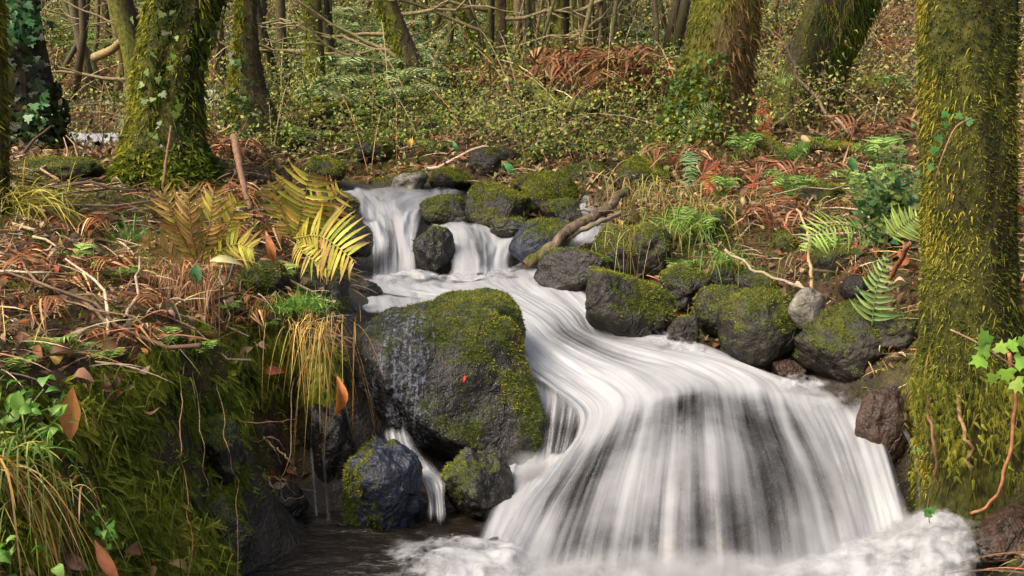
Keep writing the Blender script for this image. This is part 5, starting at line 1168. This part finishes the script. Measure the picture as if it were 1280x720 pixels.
big_leaf('fresh green leaf among the red bracken on the far bank', 572, 190, 4.9, .055, (-.4, 0, 1), (0, -1, .2), (.10, .28, .08))
big_leaf('drooping fresh green leaf over the dark hollow rock on the far bank', 630, 204, 4.8, .08, (.6, -.2, -.7), (0, -1, .4), (.08, .30, .10))
big_leaf('yellow-orange leaf lit up on the far bank behind the upper pool', 512, 186, 5.2, .06, (.2, 0, 1), (0, -1, .4), (.60, .36, .08))
big_leaf('broad dark green leaf near the peeled stick on the right bank', 1062, 216, 4.0, .065, (.2, .2, 1), (.2, -1, .3), (.06, .18, .05), leaf_tmpl(.6, .2, .2, .2, 8))
big_leaf('curled orange-brown leaf right of the dead rust-red bracken', 1050, 262, 3.6, .06, (.8, .1, -.4), (0, -1, .6), (.48, .2, .09), leaf_tmpl(.55, .4, .5, .4, 8))
big_leaf('glossy dark green leaf below the left golden fern', 244, 356, 2.5, .05, (.1, 0, 1), (.2, -1, .4), (.06, .16, .06), leaf_tmpl(.6, .2, .1, 0, 8))
big_leaf('pale dry pointed leaf pointing right below the left golden fern', 262, 326, 2.5, .075, (1, 0, -.05), (0, -1, .7), (.44, .42, .20), leaf_tmpl(.25, .3, .2, .3, 8))
def sprig(label, pts, r, size, spots, pal, name='ivy_sprig', cat='ivy', tm=None):
    P = np.array([at(*p) for p in pts]); A = upsample(P, 24); t = thing(name, label, cat, A[0])
    build('stem', Geo().add(*tube(A, np.linspace(r, r * .6, 24), 6), (.26, .16, .09)), M_STEM, t)
    for px, py, d, yd in spots:
        g = Geo(); Q = at(px, py, d)[None]; X, Y, Z = frames(nrm(np.array([yd], float)), np.array([[rnd(-.3, .3), -1, rnd(.1, .7)]])); s = size * rnd(.8, 1.15)
        g.add(*inst(*(tm or IVY), Q, X * s, Y * s, Z * s, pick(pal, 1))); build('leaf', g, M_GREEN, t)
LIM = [(.24, .42, .06), (.32, .50, .10), (.18, .36, .05)]
sprig('bright green ivy spray in front of the foot of the big right trunk', [(1188,412,2.12),(1225,430,2.08),(1252,448,2.06),(1278,462,2.06)], .002, .030,
      [(1232,428,2.05,(-.3,0,.9)),(1230,448,2.05,(-.8,0,-.3)),(1262,436,2.05,(.4,0,.8)),(1270,452,2.05,(.9,0,-.1)),(1242,468,2.05,(-.2,0,-1)),(1268,476,2.05,(.5,0,-.7)),(1250,440,2.05,(.1,0,1)),(1276,432,2.05,(.3,0,1)),(1236,438,2.05,(-1,0,.2)),(1258,462,2.05,(.2,0,-1))], LIM)
DKI = [(.08, .24, .05), (.14, .32, .08), (.06, .18, .04)]
sprig('green ivy sprig climbing the left edge of the big right trunk', [(1170,222,2.22),(1180,190,2.2),(1194,160,2.2),(1212,148,2.2)], .002, .018,
      [(1170,190,2.2,(-.5,0,.6)),(1184,158,2.2,(-.6,0,.7)),(1198,148,2.2,(.1,0,1)),(1208,152,2.2,(.9,0,.2)),(1182,146,2.2,(-.3,0,1)),(1166,208,2.2,(-.8,0,-.2)),(1172,176,2.2,(.5,0,.8))], DKI)
sprig('tiny green sprig sprouting beside the thin white trickle', [(1148,574,2.3),(1146,566,2.28)], .001, .014, [(1146,566,2.28,(-.4,0,.8)),(1149,562,2.28,(.6,0,.8))], LIM)
sprig('tiny green sprig over the splash below the big right trunk', [(1162,654,2.2),(1160,640,2.18)], .001, .018, [(1160,642,2.17,(-.5,0,.8)),(1163,640,2.17,(.6,0,.8)),(1160,646,2.17,(.1,0,.6))], DKI)
def leafy(label, px, py, d, n, size, pal, rad, group=None, name='leafy_plant', tm=None):
    b = at(px, py, d); P = b + RNG.normal(size=(n, 3)) * np.asarray(rad); g = Geo(); t = thing(name, label, 'plant', b, group)
    scatter_leaves(g, P, np.broadcast_to(np.array([0, -.6, .8]), (n, 3)), size * rnd(.6, 1.3, n), pick(pal, n), .5, tm)
    build('leaves', g, M_GREEN, t); g = Geo()
    for q in P[::4]: g.add(*tube(np.array([b + np.array([0, .02, -.04]), (b + q) / 2, q]), .0012, 4), (.12, .16, .04))
    build('stem', g, M_STEM, t)
leafy('bright green ferny seedling at the left edge below the litter', 28, 520, 1.62, 60, .026, BRG + [(.2, .3, .05)], (.035, .02, .025))
leafy('small-leaved green plant among moss near the bottom left leaves', 130, 668, 1.62, 22, .016, [(.12, .32, .04), (.2, .42, .08)], (.012, .01, .018))
leafy('green seedling at the bottom left corner', 4, 706, 1.48, 26, .022, BRG, (.02, .02, .02))
leafy('dark green ivy mound beside the arching fern on the right bank', 1112, 262, 3.15, 900, .019, [(.03, .08, .02), (.05, .12, .03), (.10, .18, .04), (.16, .22, .05)], (.045, .05, .055), None, 'ivy_mound', [IVY])
leafy('green seedling beside the leaves on the far left shelf', 40, 446, 1.85, 20, .022, [(.2, .3, .08), (.3, .34, .1)], (.03, .02, .012))
leafy('low green plant on the slope right of the dark leaning trunk', 1120, 176, 4.6, 60, .03, [(.06, .16, .04), (.12, .24, .06)], (.08, .08, .05))
# ------------------------------------------------------------------ ground cover nobody could count
def ground_pts(n, x0, x1, d0, d1, p=.4, away=.03):
    d = (d0 ** (1 - p) + RNG.random(n) * (d1 ** (1 - p) - d0 ** (1 - p))) ** (1 / (1 - p))
    x = (rnd(x0, x1, n) - 640) / FPX * d; xy = np.c_[x, d]
    k = ~in_poly(xy, STREAM); xy = xy[k]
    if away: xy = xy[poly_dist(xy, STREAM) > away]
    z = gz(xy[:, 0], xy[:, 1]); P = np.c_[xy, z]; return P, gn(xy[:, 0], xy[:, 1])
def stuff(name, label, g, mat): return tag(build(name, g, mat), label, None, None, 'stuff')
BROWN = [(.26, .16, .085), (.16, .08, .038), (.28, .105, .035), (.06, .035, .02), (.38, .27, .17), (.32, .065, .025), (.40, .28, .07), (.20, .115, .06)]
BW = [5, 5, 3, 4, 3, .8, .8, 4]
P, Nn = ground_pts(17000, -650, 1930, .9, 4.2, .2)
qx, qy = pxy(P); k = (Nn[:, 2] > .45) & (.5 * np.exp(-((qx - 60) / 110) ** 2 - ((qy - 240) / 45) ** 2) < rnd(.1, .4, len(P))); P, Nn = P[k], Nn[k]
g = Geo(); scatter_leaves(g, P + Nn * rnd(0, .02, len(P))[:, None], Nn, rnd(.012, .040, len(P)), pick(BROWN, len(P), BW, .3), .6)
stuff('leaf_litter', 'brown and tan dead leaves littering both near banks', g, M_LITTER)
P, Nn = ground_pts(52000, -200, 1480, 4.0, 18, .6)
FB = [(.26, .17, .08), (.17, .10, .045), (.18, .075, .03), (.34, .26, .14), (.08, .05, .025), (.24, .19, .07), (.04, .028, .016)]
g = Geo(); scatter_leaves(g, P + Nn * rnd(0, .04, len(P))[:, None], Nn, rnd(.016, .046, len(P)) * (P[:, 1] / 5) ** .5, pick(FB, len(P), None, .3), .7)
stuff('leaf_litter', 'tan and rust dead leaves covering the far bank and the wooded slope', g, M_LITTER)
# needles, straws and thin debris
P, Nn = ground_pts(24000, -500, 1800, .9, 6, .3)
k = Nn[:, 2] > .62; P, Nn = P[k], Nn[k]
g = Geo(); D = Nn * .25 + nrm(np.c_[RNG.normal(size=(len(P), 2)), np.zeros(len(P))])
tufts(g, P + Nn * .008, nrm(D), rnd(.04, .16, len(P)), rnd(.0015, .004, len(P)) * (P[:, 1] / 2.5) ** .5, pick(TW + [(.36, .14, .07), (.4, .3, .1)], len(P), None, .3), .25, .25, 4)
stuff('straw_litter', 'thin straws and stalks strewn over the banks', g, M_STEM)
# ground moss
P, Nn = ground_pts(330000, -400, 1680, 1.1, 6.5, .4, .0)
m = fbm(P * 2.2 + 3, 3); qx, qy = pxy(P)
boost = .9 * np.exp(-((qx - 60) / 110) ** 2 - ((qy - 240) / 45) ** 2) + .35 * np.exp(-((qx - 290) / 70) ** 2 - ((qy - 200) / 40) ** 2) + .3 * (Nn[:, 2] < .6) + .3 * np.exp(-((qx - 1000) / 170) ** 2 - ((qy - 320) / 70) ** 2)
k = (m + boost + RNG.normal(0, .10, len(P))) > .06 - .26 * (qx < 420); P, Nn, b = P[k], Nn[k], boost[k]
c = ramp3(fbm(P * 8, 3) * .45 + .60 + b * .35 + RNG.normal(0, .13, len(P)), MOSSPAL)
g = Geo(); L = rnd(.008, .022, len(P)) * (P[:, 1] / 2.6) ** .6; tufts(g, P - Nn * .002, Nn, L, L * .34, c, .8, .15, 1, .6)
stuff('ground_moss', 'olive and yellow moss carpeting patches of the banks', g, M_MOSS)
# hanging feather moss of the left bank and under the right trunk
def sprig_tmpl():
    V = []; F = []
    for i in range(7):
        t = i / 6; V += [(-.018 * (1 - t), t, -.25 * t * t), (.018 * (1 - t), t, -.25 * t * t)]
        if i: b = 2 * i; F.append((b - 2, b - 1, b + 1, b))
    for i in range(9):
        t = .08 + i * .1
        for s in (-1, 1):
            l = .20 * (1 - .55 * t); b = len(V); z = -.25 * t * t
            V += [(0, t, z), (s * l * .6, t + .10 + .04, z + .03), (s * l, t + .16, z - .03), (s * l * .45, t - .01, z)]
            F.append((b, b + 3, b + 2, b + 1))
    return np.array(V), [np.array(F)]
SPR = sprig_tmpl()
def feather(P, Nn, size, pal, hang=1.0, seed=0):
    n = len(P); Y = nrm(Nn * .55 + np.array([0, 0, -hang]) + RNG.normal(size=(n, 3)) * .38)
    X, Y, Z = frames(Y, nrm(Nn + RNG.normal(size=(n, 3)) * .35)); s = (size * rnd(.5, 1.35, n))[:, None]
    c = ramp3(fbm(P * 6 + seed, 3) * .5 + .68 + RNG.normal(0, .16, n), pal)
    return inst(*SPR, P + Nn * .004, X * s, Y * s, Z * s, c)
px_ = rnd(-60, 420, 170000); dd = rnd(1.4, 2.75, 170000); x = (px_ - 640) / FPX * dd; P = np.c_[x, dd, gz(x, dd)]; Nn = gn(x, dd, .015)
qx, qy = pxy(P)
k = (Nn[:, 2] < .62) & (qy > 395) & (qy < 740) & (fbm(P * 4 + 8, 3) + RNG.normal(0, .2, len(P)) > -.25) & ~((qx > 300) & (qy > 500)) & ~((qx > 280) & (qy > 620))
w = 1 / np.maximum(Nn[:, 2], .12); k &= RNG.random(len(P)) < w / 5
P, Nn = P[k][:17000], Nn[k][:17000]
FEA = [(.028, .040, .008), (.07, .095, .012), (.15, .19, .022), (.26, .30, .035), (.38, .38, .06)]
g = Geo(); g.add(*feather(P, Nn, .029, FEA)); LP = len(P)
P2 = P[RNG.integers(0, len(P), 4000)] + RNG.normal(size=(4000, 3)) * np.array([.02, .015, .02])
tufts(g, P2, nrm(np.c_[RNG.normal(0, .4, 4000), -np.ones(4000), RNG.normal(0, .4, 4000)]), rnd(.012, .05, 4000), .0022, ramp3(fbm(P2 * 6, 2) * .5 + .4 + RNG.normal(0, .15, 4000), FEA), .5, 1.2, 4)
stuff('hanging_moss', 'feathery green moss hanging down the steep face of the left bank', g, M_FEATHER)
# the same moss on the undercut below the big right trunk
n = 2600; qx = rnd(1128, 1300, n); qy = rnd(470, 600, n); dd = 2.30 + RNG.normal(0, .03, n) - (qx - 1128) / 172 * .16
P = at(qx, qy, dd); k = fbm(P * np.array([16., 16., 5.]), 3) > .05 + .35 * sstep(500, 600, qy); P = P[k]
g = Geo(); g.add(*feather(P, np.broadcast_to(np.array([-.15, -1, .15]), P.shape), .017, OLIVEB, 1.0, 4))
stuff('hanging_moss', 'olive moss hanging from the undercut below the big right trunk', g, M_MOSS)
# undergrowth of the wooded slope: brambles, ivy and dry stalks that read as one mass
P, Nn = ground_pts(160000, -200, 1480, 4.6, 20, .75, .15)
qx, qy = pxy(P); k = ~((P[:, 1] < 8.3) & (((qx > 74) & (qx < 162) & (qy > 152) & (qy < 206)) | ((qx > 236) & (qx < 286) & (qy > 104) & (qy < 152)))); P, Nn = P[k], Nn[k]
hgt = np.abs(RNG.normal(0, 1, len(P))) * .20 * (P[:, 1] / 6) ** .5
cl = fbm(P * np.array([1.1, 1.1, 0]) + 2, 3); gr = cl + RNG.normal(0, .22, len(P))
mound = np.clip(fbm(P * np.array([.9, .9, 0]) + 31, 2) + .15, 0, 1.2)
k = (cl > -.42) | (RNG.random(len(P)) < .25)
P = P + np.c_[RNG.normal(0, .06, (len(P), 2)), hgt * np.clip(cl + .7, .2, 1.5) * .7 + mound * .42 * RNG.random(len(P)) ** .45 * (P[:, 1] / 8) ** .4]
GRN = [(.15, .21, .03), (.25, .31, .05), (.36, .40, .10), (.05, .08, .015), (.42, .40, .07), (.08, .12, .02), (.03, .05, .012)]
YLB = [(.32, .25, .07), (.20, .13, .045), (.38, .32, .12), (.14, .075, .03), (.28, .27, .07), (.05, .035, .02)]
rt = sstep(850, 1000, pxy(P)[0]) * .5 - .42
c = np.where((gr > rt)[:, None], pick(GRN, len(P)), pick(YLB, len(P)))
P, c = P[k], c[k]
g = Geo(); scatter_leaves(g, P, np.broadcast_to(np.array([0, -.35, .9]), P.shape), rnd(.012, .034, len(P)) * (P[:, 1] / 7) ** .6, c, .8)
stuff('undergrowth', 'mixed green and yellowish brush leaves on the wooded slope', g, M_GREEN)
P, Nn = ground_pts(5500, -200, 1480, 4.8, 18, .7, .2)
g = Geo(); tufts(g, P, np.broadcast_to(np.array([0, 0, 1.0]), P.shape), rnd(.15, .9, len(P)) * (P[:, 1] / 7) ** .3, .005 * (P[:, 1] / 6) ** .7 * rnd(.5, 1.3, len(P)), pick([(.34, .26, .13), (.24, .15, .07), (.42, .36, .2), (.16, .10, .05), (.30, .14, .07)], len(P)), .65, .35, 5)
stuff('brambles', 'bare arching bramble stalks and dry stems on the wooded slope', g, M_STEM)
